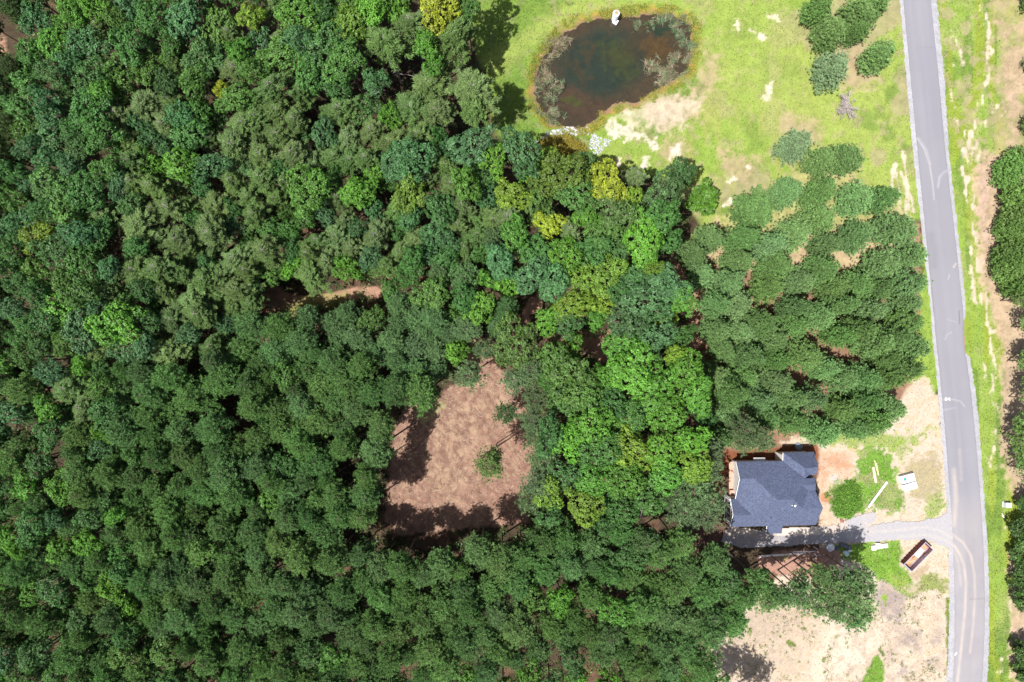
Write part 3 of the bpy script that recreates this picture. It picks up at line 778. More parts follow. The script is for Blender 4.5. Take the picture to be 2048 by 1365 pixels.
# ---------------------------------------------------------------- number words for labels
ONES = 'zero one two three four five six seven eight nine ten eleven twelve thirteen fourteen fifteen sixteen seventeen eighteen nineteen'.split()
TENS = '. . twenty thirty forty fifty sixty seventy eighty ninety'.split()
def nw(n):
    n = int(max(0, n))
    if n < 20: return ONES[n]
    if n < 100: return TENS[n // 10] + ('' if n % 10 == 0 else '-' + ONES[n % 10])
    return 'a hundred'

KINDS = {
    'broad': dict(name='broadleaf_tree', cat='broadleaf tree', hc=(15.0, 18.5)),
    'bush': dict(name='leafy_shrub', cat='shrub', hc=(2.0, 3.0)),
    'pine': dict(name='plantation_pine', cat='pine', hc=(13.0, 18.0)),
    'young': dict(name='young_pine', cat='young pine', hc=(4.8, 6.2)),
    'thin': dict(name='tall_pine', cat='pine', hc=(13.0, 16.0)),
    'feather': dict(name='feathery_pine', cat='feathery pine', hc=(14.0, 17.5)),
}
TREES = []           # (px, py, r) of every crown placed
used_labels = {}
def tone_word(c):
    r, g, b = c
    if r > g * 0.92: return 'yellow'
    if r > g * 0.68: return 'yellow-green' if g > 0.11 else 'olive'
    if b > g * 0.40: return 'blue-green'
    if g > 0.135: return 'bright green'
    if g > 0.085: return 'mid-green'
    return 'dark green'
def plant(kind, px, py, r, colr, where, group, label=None, hc=None, name=None, cat=None, word=None):
    """One tree whose crown middle shows at (px, py) with radius r pixels."""
    K = KINDS[kind]
    v = VAR[kind][int(rng.integers(len(VAR[kind])))]
    h = float(rng.uniform(*K['hc'])) if hc is None else hc
    p = G(px, py, h); g, _ = ground_at(p.x, p.y)
    kz = (h - float(g)) / v['HC']
    k = r * S * (1 - h / CAM_H) / v['R']
    if kind == 'broad' and h < 14.2 and label is None: name, cat, word = 'understory_tree', 'understory tree', 'low tree'
    root = empty(name or K['name'], (p.x, p.y, float(g)), float(rng.uniform(0, 6.283)))
    if label is None:
        word = word or {'broad': 'leafy tree', 'bush': 'shrub', 'pine': 'pine', 'thin': 'thin pine', 'young': 'young pine', 'feather': 'feathery pine'}[kind]
        size = 'small ' if r < 22 else ('large ' if r > 42 else '')
        label = f"{size}{tone_word(colr)} {word} {where}, {nw(round(px / 20.48))} percent across, {nw(round(py / 13.65))} percent down"
        if label in used_labels:
            label = label.replace(word, 'second ' + word)
    used_labels[label] = 1
    tag(root, label, cat or K['cat'], group)
    t = bpy.data.objects.new('trunk', v['trunk']); COL.objects.link(t); t.parent = root
    t.scale = (0.55 + 0.45 * k, 0.55 + 0.45 * k, kz) if kind != 'bush' else (k, k, kz)
    if kind in ('young',): t.scale = (k, k, kz)
    else: t.scale = (k, k, kz)
    c = bpy.data.objects.new('crown', v['crown']); COL.objects.link(c); c.parent = root
    c.location = (0, 0, v['HC'] * kz)
    zs = kz if kind == 'young' else 0.5 * (k + 1)
    e_ = float(rng.uniform(0.84, 1.2)) if kind in ('broad', 'feather') else float(rng.uniform(0.92, 1.09))
    c.scale = (k * e_, k / e_, zs)
    c.color = (*colr, 1)
    TREES.append((px, py, r))
    return root

# leaf colours
HARD = [(0.064, 0.156, 0.034), (0.055, 0.144, 0.036), (0.076, 0.166, 0.034), (0.058, 0.136, 0.038)]
BLUE = [(0.060, 0.150, 0.054), (0.068, 0.160, 0.062)]
BRIGHT = [(0.092, 0.226, 0.028), (0.084, 0.214, 0.032)]
YGREEN = [(0.140, 0.236, 0.028), (0.126, 0.224, 0.032)]
YELLOW = [(0.225, 0.285, 0.024)]
PINE = [(0.092, 0.184, 0.048), (0.082, 0.172, 0.048), (0.102, 0.194, 0.052), (0.096, 0.184, 0.060)]
PINEB = [(0.102, 0.194, 0.070), (0.112, 0.204, 0.080)]
YOUNG = [(0.162, 0.286, 0.098), (0.150, 0.268, 0.088), (0.174, 0.296, 0.110), (0.140, 0.254, 0.074)]
FEATH = [(0.106, 0.176, 0.048), (0.094, 0.162, 0.046), (0.118, 0.182, 0.060)]
def pick(cs):
    c = np.array(cs[int(rng.integers(len(cs)))]) * rng.uniform(0.86, 1.16)
    return tuple(float(x) for x in c * rng.uniform(0.94, 1.06, 3))

# --- trees that can be told apart, by hand
W_MEADOW = 'in the meadow'
yp = 'young pines scattered in the meadow near the road'
for px, py, r, lab in ((1635, 17, 31, 'dark young pine at the top edge, westernmost of the meadow group by the road'), (1657, 66, 37, 'broad dark young pine below the top edge group, shaped like a fan'),
                       (1718, 36, 41, 'largest dark young pine of the meadow group, nearest the top of the road'), (1748, 6, 31, 'dark young pine cut by the top edge, touching the largest meadow pine'), (1709, 66, 19, 'small dark sprout of pine under the largest meadow pine'),
                       (1757, 111, 34, 'young pine closest to the road in the upper meadow'), (1663, 139, 38, 'pale green young pine lowest of the upper meadow group'),
                       (1589, 292, 35, 'pale grey-green young pine alone on dry grass above the grove'), (1643, 322, 33, 'dark young pine at the upper edge of the grove, west half of a joined pair'), (1690, 318, 36, 'dark young pine at the upper edge of the grove, east half of a joined pair')):
    pale = 'pale' in lab
    plant('young', px, py, r * 0.9, (0.175, 0.262, 0.125) if pale else pick([(0.138, 0.242, 0.070)]), W_MEADOW, yp, lab, hc=4.6)
gy = 'young pines in the planted grove beside the road'
W_GROVE = 'in the roadside grove'
for px, py, r in ((1572,385,32),(1640,385,34),(1711,399,36),(1764,399,28),(1508,419,44),(1636,436,35),(1586,469,37),(1711,473,34),(1653,490,29),(1791,459,39),(1485,476,33),(1417,479,31),(1539,493,34),(1384,510,29),(1401,550,30),(1475,523,31),
                  (1458,564,30),(1549,533,35),(1643,540,33),(1761,533,38),(1818,514,32),(1596,564,33),(1535,574,32),(1663,576,32),(1711,570,33),(1754,580,30),(1812,567,34),(1430,610,31),(1432,660,31)):
    plant('young', px, py, r * 0.92, pick(YOUNG), W_GROVE, gy, hc=float(rng.uniform(5.4, 7.2)))
# hardwoods by hand: px, py, r, palette, optional label
hw = 'broadleaf trees of the wood'
for px, py, r, pal, lab in (
    (880, 18, 44, YELLOW, 'large yellow-green tree at the top edge beside the meadow shadow'), (852, 95, 29, BRIGHT, 'bright green tree between two grey feathery pines near the meadow edge'), (868, 138, 20, BRIGHT, 'small bright green tree below the one between the feathery pines'),
    (700, 58, 38, YGREEN, None), (748, 18, 36, BRIGHT, None), (800, 20, 30, BRIGHT, None), (600, 30, 46, BRIGHT, None), (560, 112, 38, HARD, None), (648, 95, 46, HARD, None), (690, 128, 40, HARD, None), (620, 150, 36, HARD, None), (522, 100, 34, BLUE, None), (505, 40, 26, YGREEN, None),
    (440, 60, 42, HARD, None), (375, 45, 40, BLUE, None), (312, 40, 36, HARD, None), (268, 92, 40, HARD, None), (300, 140, 34, HARD, None), (415, 118, 40, HARD, None), (178, 95, 38, BLUE, None), (190, 150, 38, HARD, None), (150, 185, 32, HARD, None), (180, 222, 38, HARD, None), (112, 240, 34, BLUE, None),
    (205, 275, 38, HARD, None), (105, 280, 36, BLUE, None), (395, 165, 30, HARD, None), (450, 184, 18, YELLOW, 'small bright yellow treetop amid dark green crowns in the northern wood'), (385, 275, 36, HARD, None), (420, 335, 30, BLUE, None), (365, 335, 34, BRIGHT, None), (235, 150, 34, HARD, None), (340, 85, 28, HARD, None), (480, 205, 32, HARD, None),
    (115, 375, 44, HARD, None), (175, 385, 38, HARD, None), (85, 470, 34, YGREEN, None), (120, 500, 40, HARD, None), (160, 470, 32, BLUE, None), (195, 470, 30, HARD, None), (170, 530, 40, HARD, None), (125, 610, 40, BRIGHT, None), (240, 650, 46, BRIGHT, None), (95, 640, 34, HARD, None), (60, 440, 30, BLUE, None), (165, 655, 38, BLUE, None), (245, 375, 26, BLUE, None),
    (620, 380, 46, BRIGHT, 'large bright green oak standing out among olive feathery pines'), (720, 388, 34, BRIGHT, None), (822, 388, 36, YGREEN, 'yellow-green tree in mid wood with a pale blue-green one below'), (825, 432, 24, BLUE, None), (650, 270, 30, BLUE, None), (820, 320, 42, BLUE, None), (790, 330, 30, BLUE, None), (880, 415, 34, HARD, None), (930, 375, 32, BRIGHT, None),
    (945, 295, 42, BLUE, None), (985, 320, 30, BRIGHT, None), (1025, 395, 34, YGREEN, None), (1040, 310, 40, BLUE, None), (1120, 352, 46, [(0.085, 0.135, 0.02)], None), (1075, 415, 38, HARD, None), (1150, 400, 36, HARD, None), (1215, 372, 39, YELLOW, 'bright yellow round tree near the white sand south of the pond'), (1320, 388, 42, [(0.075, 0.14, 0.045)], 'pale green oak at the meadow edge beside the lone shrub'),
    (1098, 448, 28, YELLOW, 'small yellow-olive tree beside a grey bristly crown in mid wood'), (1232, 432, 42, [(0.065, 0.11, 0.03)], None), (1285, 478, 48, BRIGHT, None), (1200, 478, 40, HARD, None), (1130, 512, 34, BRIGHT, None), (1185, 505, 36, HARD, None), (1302, 540, 20, YGREEN, 'small round yellow-green tree south of the meadow edge'), (1325, 440, 34, HARD, None), (1060, 500, 36, HARD, None), (1030, 470, 34, BRIGHT, None), (1060, 550, 36, BLUE, None),
    (1000, 520, 32, BLUE, None), (1110, 560, 36, BLUE, None), (1215, 545, 36, YGREEN, None), (1170, 560, 34, YGREEN, None), (1260, 555, 34, HARD, None), (1145, 610, 34, YGREEN, None), (1200, 600, 32, YGREEN, None), (1290, 600, 54, [(0.055, 0.12, 0.042)], 'broad dark green oak with cushion-like leaf clumps, widest crown west of the grove'), (1255, 640, 42, [(0.055, 0.12, 0.042)], None), (1345, 575, 38, BLUE, None),
    (1365, 600, 28, BRIGHT, None), (1315, 670, 36, BLUE, None), (1130, 640, 36, HARD, None), (1100, 640, 28, BRIGHT, None), (1240, 690, 34, BRIGHT, None), (1350, 710, 22, YGREEN, None), (1140, 750, 44, HARD, None), (1110, 720, 34, HARD, None), (1170, 790, 40, HARD, None), (1130, 800, 34, HARD, None), (1260, 740, 46, BRIGHT, None), (1310, 770, 44, BRIGHT, None), (1370, 740, 38, BRIGHT, None), (1330, 830, 38, BRIGHT, None),
    (1395, 790, 34, BRIGHT, None), (1270, 830, 38, HARD, None), (1220, 800, 36, HARD, None), (1180, 850, 40, BRIGHT, None), (1130, 880, 36, BRIGHT, None), (1200, 900, 40, HARD, None), (1260, 900, 42, YGREEN, None), (1320, 900, 38, BRIGHT, None), (1380, 880, 36, BRIGHT, None), (1390, 930, 36, YGREEN, None), (1330, 950, 38, BRIGHT, None), (1250, 960, 38, BRIGHT, None), (1190, 960, 36, BRIGHT, None), (1140, 950, 36, HARD, None), (1100, 990, 34, YGREEN, None),
    (1170, 1010, 38, YGREEN, None), (1300, 1000, 34, HARD, None), (1240, 1020, 34, HARD, None), (1105, 870, 34, HARD, None), (1035, 690, 46, [(0.07, 0.13, 0.03)], 'rounded mid-green tree at the north-east corner of the clearing'),
    (865, 590, 34, HARD, None), (955, 620, 34, BRIGHT, None), (930, 600, 28, HARD, None)):
    plant('broad', px, py, r, pick(pal), 'in the wood', hw, lab)
plant('bush', 1403, 401, 31, (0.075, 0.175, 0.018), W_MEADOW, None, 'lone bright green bushy tree at the meadow edge west of the grove', hc=3.6, name='leafy_shrub', cat='shrub')
# feathery olive pines by hand
fe = 'olive feathery pines of the northern wood'
for px, py, r in ((204,55,22),(349,120,36),(240,230,26),(292,214,34),(332,252,24),(344,204,24),(259,287,34),(264,325,26),(473,140,26),(468,294,34),(490,250,28),(461,70,18),(560,82,22),(550,12,22),(769,85,44),(821,47,26),(908,77,42),(946,180,40),(950,215,28),(858,172,40),(822,219,33),(873,226,31),
                  (545,176,33),(603,186,26),(557,226,33),(515,238,33),(592,242,22),(680,220,28),(836,272,27),(744,264,24),(782,288,30),(697,280,28),(669,315,24),(702,323,26),(733,318,22),(525,312,31),(588,308,29),(560,272,26),(269,365,22),(307,374,26),(284,450,38),(212,430,31),(341,415,24),(374,412,22),(436,412,31),(423,466,33),
                  (361,480,31),(274,540,35),(319,536,30),(361,540,29),(224,584,33),(411,560,26),(386,602,33),(349,640,33),(400,628,28),(473,516,26),(466,362,26),(495,540,20),(904,370,25),(986,440,24),(953,470,22),(532,502,29),(510,430,24),(525,357,30),(636,480,18),(1272,352,20),(1137,459,21),(1015,434,24),(199,700,29),(336,705,32),(140,775,33),(174,812,29)):
    plant('feather', px, py, r, pick(FEATH), 'in the northern wood' if py < 500 else 'in the wood', fe)
# the lone clearing pines and edge pines
pl = 'pines of the plantation'
plant('thin', 978, 930, 27, (0.12, 0.20, 0.055), '', None, 'lone pine standing in the brown clearing, casting a long trunk shadow', hc=16.5)
plant('thin', 990, 912, 17, (0.11, 0.185, 0.05), '', None, 'small pine top half hidden behind the lone clearing pine', hc=15.0)
plant('thin', 1012, 827, 22, (0.07, 0.14, 0.05), '', None, 'small dark pine at the eastern rim of the brown clearing', hc=9.0)
ep = 'pines ringing the brown clearing'
for px, py, r in ((1070,800,26),(1062,840,24),(1078,870,30),(1085,920,30),(1078,970,30),(1060,1000,26),(1030,760,26),(1060,740,26),(938,752,28),(968,700,20)):
    plant('thin', px, py, r, pick([(0.12, 0.185, 0.08)]), 'at the clearing edge', ep)
# tall thin pines below the driveway
tp = 'tall thin pines south of the driveway'
for px, py, r in ((1545,1180,24),(1560,1178,26),(1590,1180,28),(1625,1190,30),(1655,1165,30),(1690,1160,34),(1715,1185,34),(1725,1150,28),(1665,1205,28),(1700,1220,32),(1722,1218,24),(1600,1150,20),(1535,1190,26),(1640,1140,20)):
    plant('thin', px, py + 10, r * 0.93, pick([(0.135, 0.245, 0.082), (0.125, 0.225, 0.076)]), 'south of the driveway', tp, hc=float(rng.uniform(13.5, 16)))
# pines by the house
hp = 'pines crowding the house'
for px, py, r in ((1385,985,40),(1405,955,34),(1418,1003,30),(1370,1020,34),(1410,1030,32),(1345,985,30),(1418,912,30),(1490,882,26),(1525,880,24),(1490,862,28)):
    plant('thin', px, py, r, pick([(0.105, 0.17, 0.07)]), 'beside the house', hp, hc=float(rng.uniform(12, 15)))
for px, py, r in ((1440, 1435, 34), (1480, 1448, 36), (1515, 1462, 30)):
    plant('thin', px, py, r, (0.1, 0.17, 0.05), 'below the frame', tp, hc=15.0)
# tall pines along the east edge: base pixel given, crown found from it
et = 'tall pines along the eastern edge'
for bx, by, hc, r in ((1988,350,4.6,28),(1990,400,4.6,28),(1982,440,4.5,24),(1980,472,4.6,25),(1984,505,4.8,25),(1984,540,5,24),(1995,330,5,30),(2000,392,6,30),(1998,450,6,28),(2000,520,6,28),
                      (1976,514,5.5,24),(1979,534,5.5,24),(1990,559,7,26),(1988,584,7.5,24),(1994,606,7.5,22),(2017,611,7,24),(2018,656,7,24),(2018,704,7,24),(2018,727,7,22),(2018,754,7,22),(2013,778,7,24),(2008,800,7,24),
                      (2002,870,6,26),(2006,900,6,24),(2010,840,7,24),(2008,930,7,24),(2028,980,7,24),(2020,1000,7,20),(2032,18,4.5,28),(2040,128,4.5,25),(2044,255,4.5,22),(2024,1185,5,22)):
    k = CAM_H / (CAM_H - hc)
    bx += float(rng.uniform(2, 30)) if by < 570 else float(rng.uniform(-2, 10)); by += float(rng.uniform(-8, 8)); r *= float(rng.uniform(0.75, 1.15))
    plant('young' if by < 600 else 'thin', 1024 + (bx - 1024) * k, 682.5 + (by - 682.5) * k, r, pick([(0.185, 0.315, 0.082), (0.160, 0.285, 0.072)]), 'at the eastern edge', et, hc=float(hc), name='tall_pine', cat='pine', word='pine')
# more crowns of the eastern wood
for px, py, r in ((2040,1060,26),(2046,1100,28),(2042,1150,26),(2048,1010,20),(2044,1300,22),(2046,1340,22),(2044,1200,20)):
    plant('bush', px, py, r, pick([(0.05, 0.10, 0.022)]), 'at the eastern edge', 'shrubs along the eastern edge', hc=2.4)

# --- the rest of the wood, filled area by area
GAPS = [(990,725,20),(958,682,16),(560,590,22),(600,598,18),(650,596,18),(700,588,16),(745,580,18),(1068,605,22),(1055,635,18),(640,120,0),(715,150,18),(800,150,22),(790,130,16),(1390,640,22),(1395,680,18),(1350,545,26),(1375,580,16),(1210,705,18),(1180,690,16),
        (1300,1045,14),(1280,1018,22),(1410,1065,26),(690,935,18),(20,90,26),(12,70,24),(1700,705,14),(1600,760,14),(1650,680,10),(1545,605,10),(1690,640,10),(1770,610,12),(460,800,14),(380,740,12),(640,220,14),(240,500,18),(480,840,12),(555,1130,12),(385,1200,14),(130,930,12)]
def fill(poly, n, rr, sep, choose, where, group, hc=None, margin=None, tries=5000):
    P = np.asarray(poly); done = 0
    x0, y0, x1, y1 = P[:, 0].min(), P[:, 1].min(), P[:, 0].max(), P[:, 1].max()
    cand = np.stack([rng.uniform(x0, x1, tries), rng.uniform(y0, y1, tries)], 1)
    ok = poly_sd(cand[:, 0], cand[:, 1], poly) > 0
    for x, y in cand[ok]:
        if done >= n: break
        r = float(rng.uniform(*rr))
        T = np.array(TREES)
        if np.any(np.hypot(T[:, 0] - x, T[:, 1] - y) < sep * (r + T[:, 2])): continue
        if any(math.hypot(gx - x, gy_ - y) < gr + 0.75 * r for gx, gy_, gr in GAPS if gr): continue
        k = CAM_H / (CAM_H - 15.5)
        # nothing may root inside the clearing, the drive or the house plot
        bx, by = 1024 + (x - 1024) / k, 682.5 + (y - 682.5) / k
        if group != gy and (in_poly(bx, by, CLEARING) or in_poly(x, y, CLEARING)): continue
        kind, colr, h = choose(x, y)
        plant(kind, float(x), float(y), r, colr, where, group, hc=h); done += 1
    return done
cnt = {}
GROVE = [(1400,590),(1822,600),(1830,690),(1800,780),(1790,825),(1700,862),(1600,868),(1550,872),(1470,900),(1430,880),(1415,800),(1400,690)]
cnt['grove'] = fill(GROVE, 140, (25, 33), 0.68, lambda x, y: ('young', pick(YOUNG), float(rng.uniform(5.5, 8.2))), W_GROVE, gy)
NW = [(60,-25),(940,-25),(935,55),(800,180),(660,200),(500,190),(230,300),(60,330),(40,200)]
cnt['nw'] = fill(NW, 70, (24, 36), 0.68, lambda x, y: ('broad', pick(HARD + BLUE + BRIGHT), None), 'in the northern wood', hw)
WEST = [(20,300),(260,300),(290,480),(300,700),(20,720)]
cnt['west'] = fill(WEST, 45, (24, 34), 0.68, lambda x, y: ('broad', pick(HARD + BLUE), None), 'in the western wood', hw)
WP = [(-30,-30),(110,-30),(80,200),(40,420),(30,620),(-30,720)]
cnt['wp'] = fill(WP, 50, (22, 28), 0.74, lambda x, y: ('pine', pick([(0.062, 0.112, 0.034), (0.07, 0.125, 0.036)]), None), 'at the western edge', pl)
MIDN = [(220,180),(640,180),(900,260),(1000,290),(960,520),(560,560),(420,700),(260,700),(250,400)]
cnt['midn'] = fill(MIDN, 90, (20, 30), 0.66, lambda x, y: ('broad', pick(BLUE + HARD + BRIGHT[:1]), float(rng.uniform(11, 15))) if rng.random() < 0.6 else ('feather', pick(FEATH), float(rng.uniform(12, 16))), 'among the feathery pines', 'mixed trees among the feathery pines')
MID = [(520,430),(700,420),(1010,470),(1060,560),(1040,660),(960,660),(860,760),(600,640),(780,560),(540,545)]
cnt['mid'] = fill(MID, 80, (21, 28), 0.70, lambda x, y: ('pine', pick(PINEB), float(rng.uniform(12, 15.5))) if rng.random() < 0.8 else ('broad', pick(BRIGHT + HARD), 13.0), 'in mid wood', 'grey-green trees in mid wood')
CEN = [(940,270),(1100,320),(1360,350),(1345,540),(1400,690),(1410,930),(1330,1050),(1080,1040),(1080,760),(1120,690),(1060,640),(1010,560),(960,420)]
cnt['cen'] = fill(CEN, 70, (22, 32), 0.66, lambda x, y: ('broad', pick(HARD + BRIGHT + YGREEN[:1]), float(rng.uniform(12, 17))), 'in the central wood', hw)
def lower(x, y):
    hard = 0.55 if x < 230 + 0.25 * (y - 700) * 0.5 else (0.32 if x > 1000 else 0.05)
    if rng.random() < hard: return ('broad', pick(HARD + BRIGHT + (BLUE if x < 400 else BRIGHT)), float(rng.uniform(14, 17)))
    return ('pine', pick(PINE), None)
LOW = [(-30,700),(420,690),(560,620),(760,600),(900,640),(930,720),(860,800),(800,840),(780,1060),(830,1085),(1060,1062),(1300,1050),(1440,1100),(1520,1165),(1490,1240),(1440,1290),(1425,1395),(-30,1395)]
cnt['low'] = fill(LOW, 300, (24, 32), 0.76, lower, 'in the lower plantation', pl, tries=9000)
cnt['low2'] = fill(LOW, 48, (18, 24), 0.70, lower, 'in the lower plantation', pl, tries=6000)
cnt['low3'] = fill([(-30,-20),(120,-20),(60,300),(420,700),(640,690),(640,1395),(-30,1395)], 110, (17, 24), 0.60, lambda x, y: ('broad' if rng.random() < 0.5 else 'feather', pick(HARD), float(rng.uniform(8, 11.5))), 'among the western crowns', 'lower trees among the western crowns', tries=9000)
from collections import Counter
print(Counter(o.name.split('.')[0] for o in bpy.data.objects if o.type == 'EMPTY').most_common(8))
print('filled', cnt, 'trees', len(TREES))

# ---------------------------------------------------------------- dead and bare trees
def bare_tree(px, py, h, R, label, seed, n=16, twigs=(7, 0.65)):
    r = np.random.default_rng(seed)
    p = G(px, py, h * 0.8); g, _ = ground_at(p.x, p.y)
    root = empty('dead_tree', (p.x, p.y, float(g)))
    tag(root, label, 'dead tree')
    tv, tf = tubes_np([((0, 0, 0), (0.05, 0, h * 0.55), 0.16, 0.12), ((0.05, 0, h * 0.55), (0, 0, h), 0.12, 0.03)], 6)
    link('trunk', np_mesh('dead_trunk', tv, tf, None, True), M_barkgrey, root)
    segs = []
    for i in range(n):
        az = i * 2.399 + r.uniform(-1.2, 1.2); z0 = h * r.uniform(0.3, 0.95); L = R * r.uniform(0.35, 1.1) * (1 + 0.2 * math.sin(2 * az + seed))
        a = np.array([0, 0, z0]); b = a + np.array([math.cos(az) * L * 0.55, math.sin(az) * L * 0.55, L * r.uniform(0.1, 0.5)])
        c = b + np.array([math.cos(az + r.uniform(-.5, .5)) * L * 0.5, math.sin(az + r.uniform(-.5, .5)) * L * 0.5, L * 0.15])
        segs += [(a, b, 0.05, 0.035), (b, c, 0.035, 0.012)]
        for _ in range(twigs[0]):
            t = r.uniform(0.2, 1); s = b + (c - b) * t if r.random() < 0.6 else a + (b - a) * t
            segs.append((s, s + unit(r.normal(size=3) + np.array([math.cos(az), math.sin(az), 0.2])) * r.uniform(0.6, 1.4) * twigs[1], 0.022, 0.008))
    bv, bf = tubes_np(segs, 4)
    link('crown', np_mesh('dead_branches', bv, bf, None, True), M_barkgrey, root)
bare_tree(1692, 214, 1.6, 2.3, 'low grey leafless shrub lying open in the meadow', 5, 46, (34, 0.55))
bare_tree(1282, 1018, 13, 2.4, 'grey leafless tree in the dark gap west of the house', 6, 26)
bare_tree(742, 196, 11, 2.6, 'pale bare tree with crooked limbs deep in the northern wood gap', 7, 10)
bare_tree(340, 600, 12, 1.8, 'white forked snag between feathery pines in the western wood', 8, 7)
bare_tree(785, 125, 13, 3.0, 'grey dead branches showing under the big feathery pine near the gap', 9, 12)

# ---------------------------------------------------------------- low plants that nobody could count
def leaf_mass(name, centres, tones, per, sig, size, label, cat=None, flatz=0.6, aspect=1.0):
    r = rng
    n = len(centres)
    pos = np.repeat(centres, per, 0) + r.normal(size=(n * per, 3)) * sig * np.array([1, 1, flatz])
    pos[:, 2] = np.maximum(pos[:, 2], np.repeat(centres[:, 2], per) - sig * 0.6)
    nrm = unit(np.array([0, 0, 0.8]) + r.normal(size=(n * per, 3)) * 0.55)
    V, F = quads(pos, nrm, size * r.uniform(0.6, 1.4, n * per), r, aspect)
    c = np.repeat(np.repeat(tones, per, 0) * r.uniform(0.75, 1.25, (n * per, 1)), 4, 0)
    o = link(name, np_mesh(name, V, F, c), M_plant)
    tag(o, label, cat, kind='stuff'); return o
def scatter(n, box):
    return rng.uniform(box[0], box[2], n), rng.uniform(box[1], box[3], n)
def at_px(px, py):
    x, y = (px - 1024) * S, (682.5 - py) * S
    z, c = ground_at(x, y); return np.stack([x, y, z], 1), c

# grass over the green ground, coloured as the ground is where it grows
px, py = scatter(190000, (930, -20, 2060, 1380))
P, c = at_px(px, py)
green = (c[:, 1] > c[:, 0] * 1.0) & (c[:, 1] > 0.10) & (P[:, 2] > -0.4)
onroad = (px > np.interp(py, ry, rL) - 8) & (px < np.interp(py, ry, rR) + 10)
green &= ~onroad & (poly_sd(px, py, DRIVE) < 0)
P, c = P[green], c[green]
n = len(P); d = unit(np.stack([rng.normal(size=n) * 0.7, rng.normal(size=n) * 0.7, np.full(n, 0.8)], 1))
V, F = slivers(P, d, rng.uniform(0.12, 0.34, n), rng.uniform(0.05, 0.11, n), rng)
g = link('grass', np_mesh('grass', V, F, np.repeat(c * rng.uniform(0.65, 1.3, (n, 1)), 3, 0)), M_plant)
tag(g, 'short bright grass over the meadow and verges', kind='stuff')
# undergrowth on the wood's floor
px, py = scatter(9000, (-20, -20, 1450, 1380))
sdm_ = poly_sd(px, py, MEADOW); ok = (sdm_ < -10) & (poly_sd(px, py, CLEARING) < -4) & (poly_sd(px, py, DRIVE) < -10) & ~((px > 1400) & (py > 860))
for gx, gy_, gr in GAPS: ok &= np.hypot(px - gx, py - gy_) > gr
P, c = at_px(px[ok], py[ok]); P[:, 2] += rng.uniform(0.2, 1.8, len(P))
leaf_mass('undergrowth', P, np.array([0.055, 0.115, 0.022]) * rng.uniform(0.5, 1.5, (len(P), 1)), 16, 0.5, 0.16, 'dark leafy undergrowth on the floor of the wood')
# yellowish weeds ringing the pond
px, py = scatter(16000, (1040, 0, 1420, 290))
sdw = poly_sd(px, py, POND); w = (sdw > -20) & (sdw < 0) & (fbm(px * S, py * S, 2.2, 131) > 0.50)
P, c = at_px(px[w], py[w]); P[:, 2] += 0.22
tn = np.where((rng.random(len(P)) < 0.5)[:, None], np.array([0.30, 0.24, 0.03]), np.array([0.13, 0.20, 0.03]))
leaf_mass('pond_weeds', P, tn, 7, 0.22, 0.085, 'yellow and green weeds ringing the pond')
px, py = scatter(1500, (1060, 270, 1180, 330))
w = poly_sd(px, py, [(1072,290),(1095,275),(1140,272),(1165,290),(1178,312),(1160,326),(1100,318),(1075,305)]) > 0
P, c = at_px(px[w], py[w]); P[:, 2] += 0.5
leaf_mass('rust_thicket', P, np.array([0.20, 0.165, 0.022]) * rng.uniform(0.7, 1.3, (len(P), 1)), 12, 0.3, 0.10, 'rust coloured thicket below the white stones by the pond')
# reeds standing in the pond margin
REEDS = [([(1070,150),(1095,90),(1115,75),(1142,72),(1125,95),(1100,115),(1095,140),(1098,165),(1090,180),(1075,180)], 0.25), ([(1068,170),(1095,160),(1120,165),(1118,185),(1100,205),(1110,225),(1130,235),(1128,250),(1100,250),(1078,225),(1066,195)], 0.5),
         ([(1268,38),(1300,28),(1350,30),(1385,50),(1390,90),(1375,110),(1362,75),(1345,48),(1315,42),(1290,52),(1262,50)], 0.6), ([(1290,130),(1312,120),(1340,125),(1345,105),(1370,105),(1382,118),(1370,140),(1345,148),(1330,165),(1315,170),(1320,145),(1300,142)], 0.35), ([(1258,40),(1300,30),(1302,40),(1262,52)], 0.7)]
pos, drs, tn, ln = [], [], [], []
for poly, gfrac in REEDS:
    P_ = np.asarray(poly); a, b = scatter(int(1.0 * (P_[:, 0].max() - P_[:, 0].min()) * (P_[:, 1].max() - P_[:, 1].min())), (*P_.min(0), *P_.max(0)))
    k = (poly_sd(a, b, poly) > rng.normal(size=len(a)) * 5 - 1) & (fbm(a * S, b * S, 1.3, 141, 3) + 0.12 * rng.random(len(a)) > 0.55)
    p, _ = at_px(a[k], b[k]); p[:, 2] = np.maximum(p[:, 2], -0.5)
    m = len(p); pos.append(p)
    th = vnoise(p[:, 0] / 1.5, p[:, 1] / 1.5, 3) * 9 + rng.normal(size=m) * 0.7
    drs.append(unit(np.stack([np.cos(th), np.sin(th), rng.uniform(0.25, 1.0, m)], 1))); ln.append(rng.uniform(0.6, 1.5, m))
    isg = rng.random(m) < gfrac + 0.05
    tn.append(np.where(isg[:, None], np.array([0.10, 0.17, 0.08]), np.array([0.27, 0.205, 0.135])) * rng.uniform(0.35, 1.5, (m, 1)))
pos, drs, tn, ln = map(np.concatenate, (pos, drs, tn, ln))
V, F = slivers(pos, drs, ln, np.full(len(pos), 0.055), rng)
o = link('reeds', np_mesh('reeds', V, F, np.repeat(tn, 3, 0)), M_plant); tag(o, 'grey dead and blue-green reeds standing in the pond margin', kind='stuff')
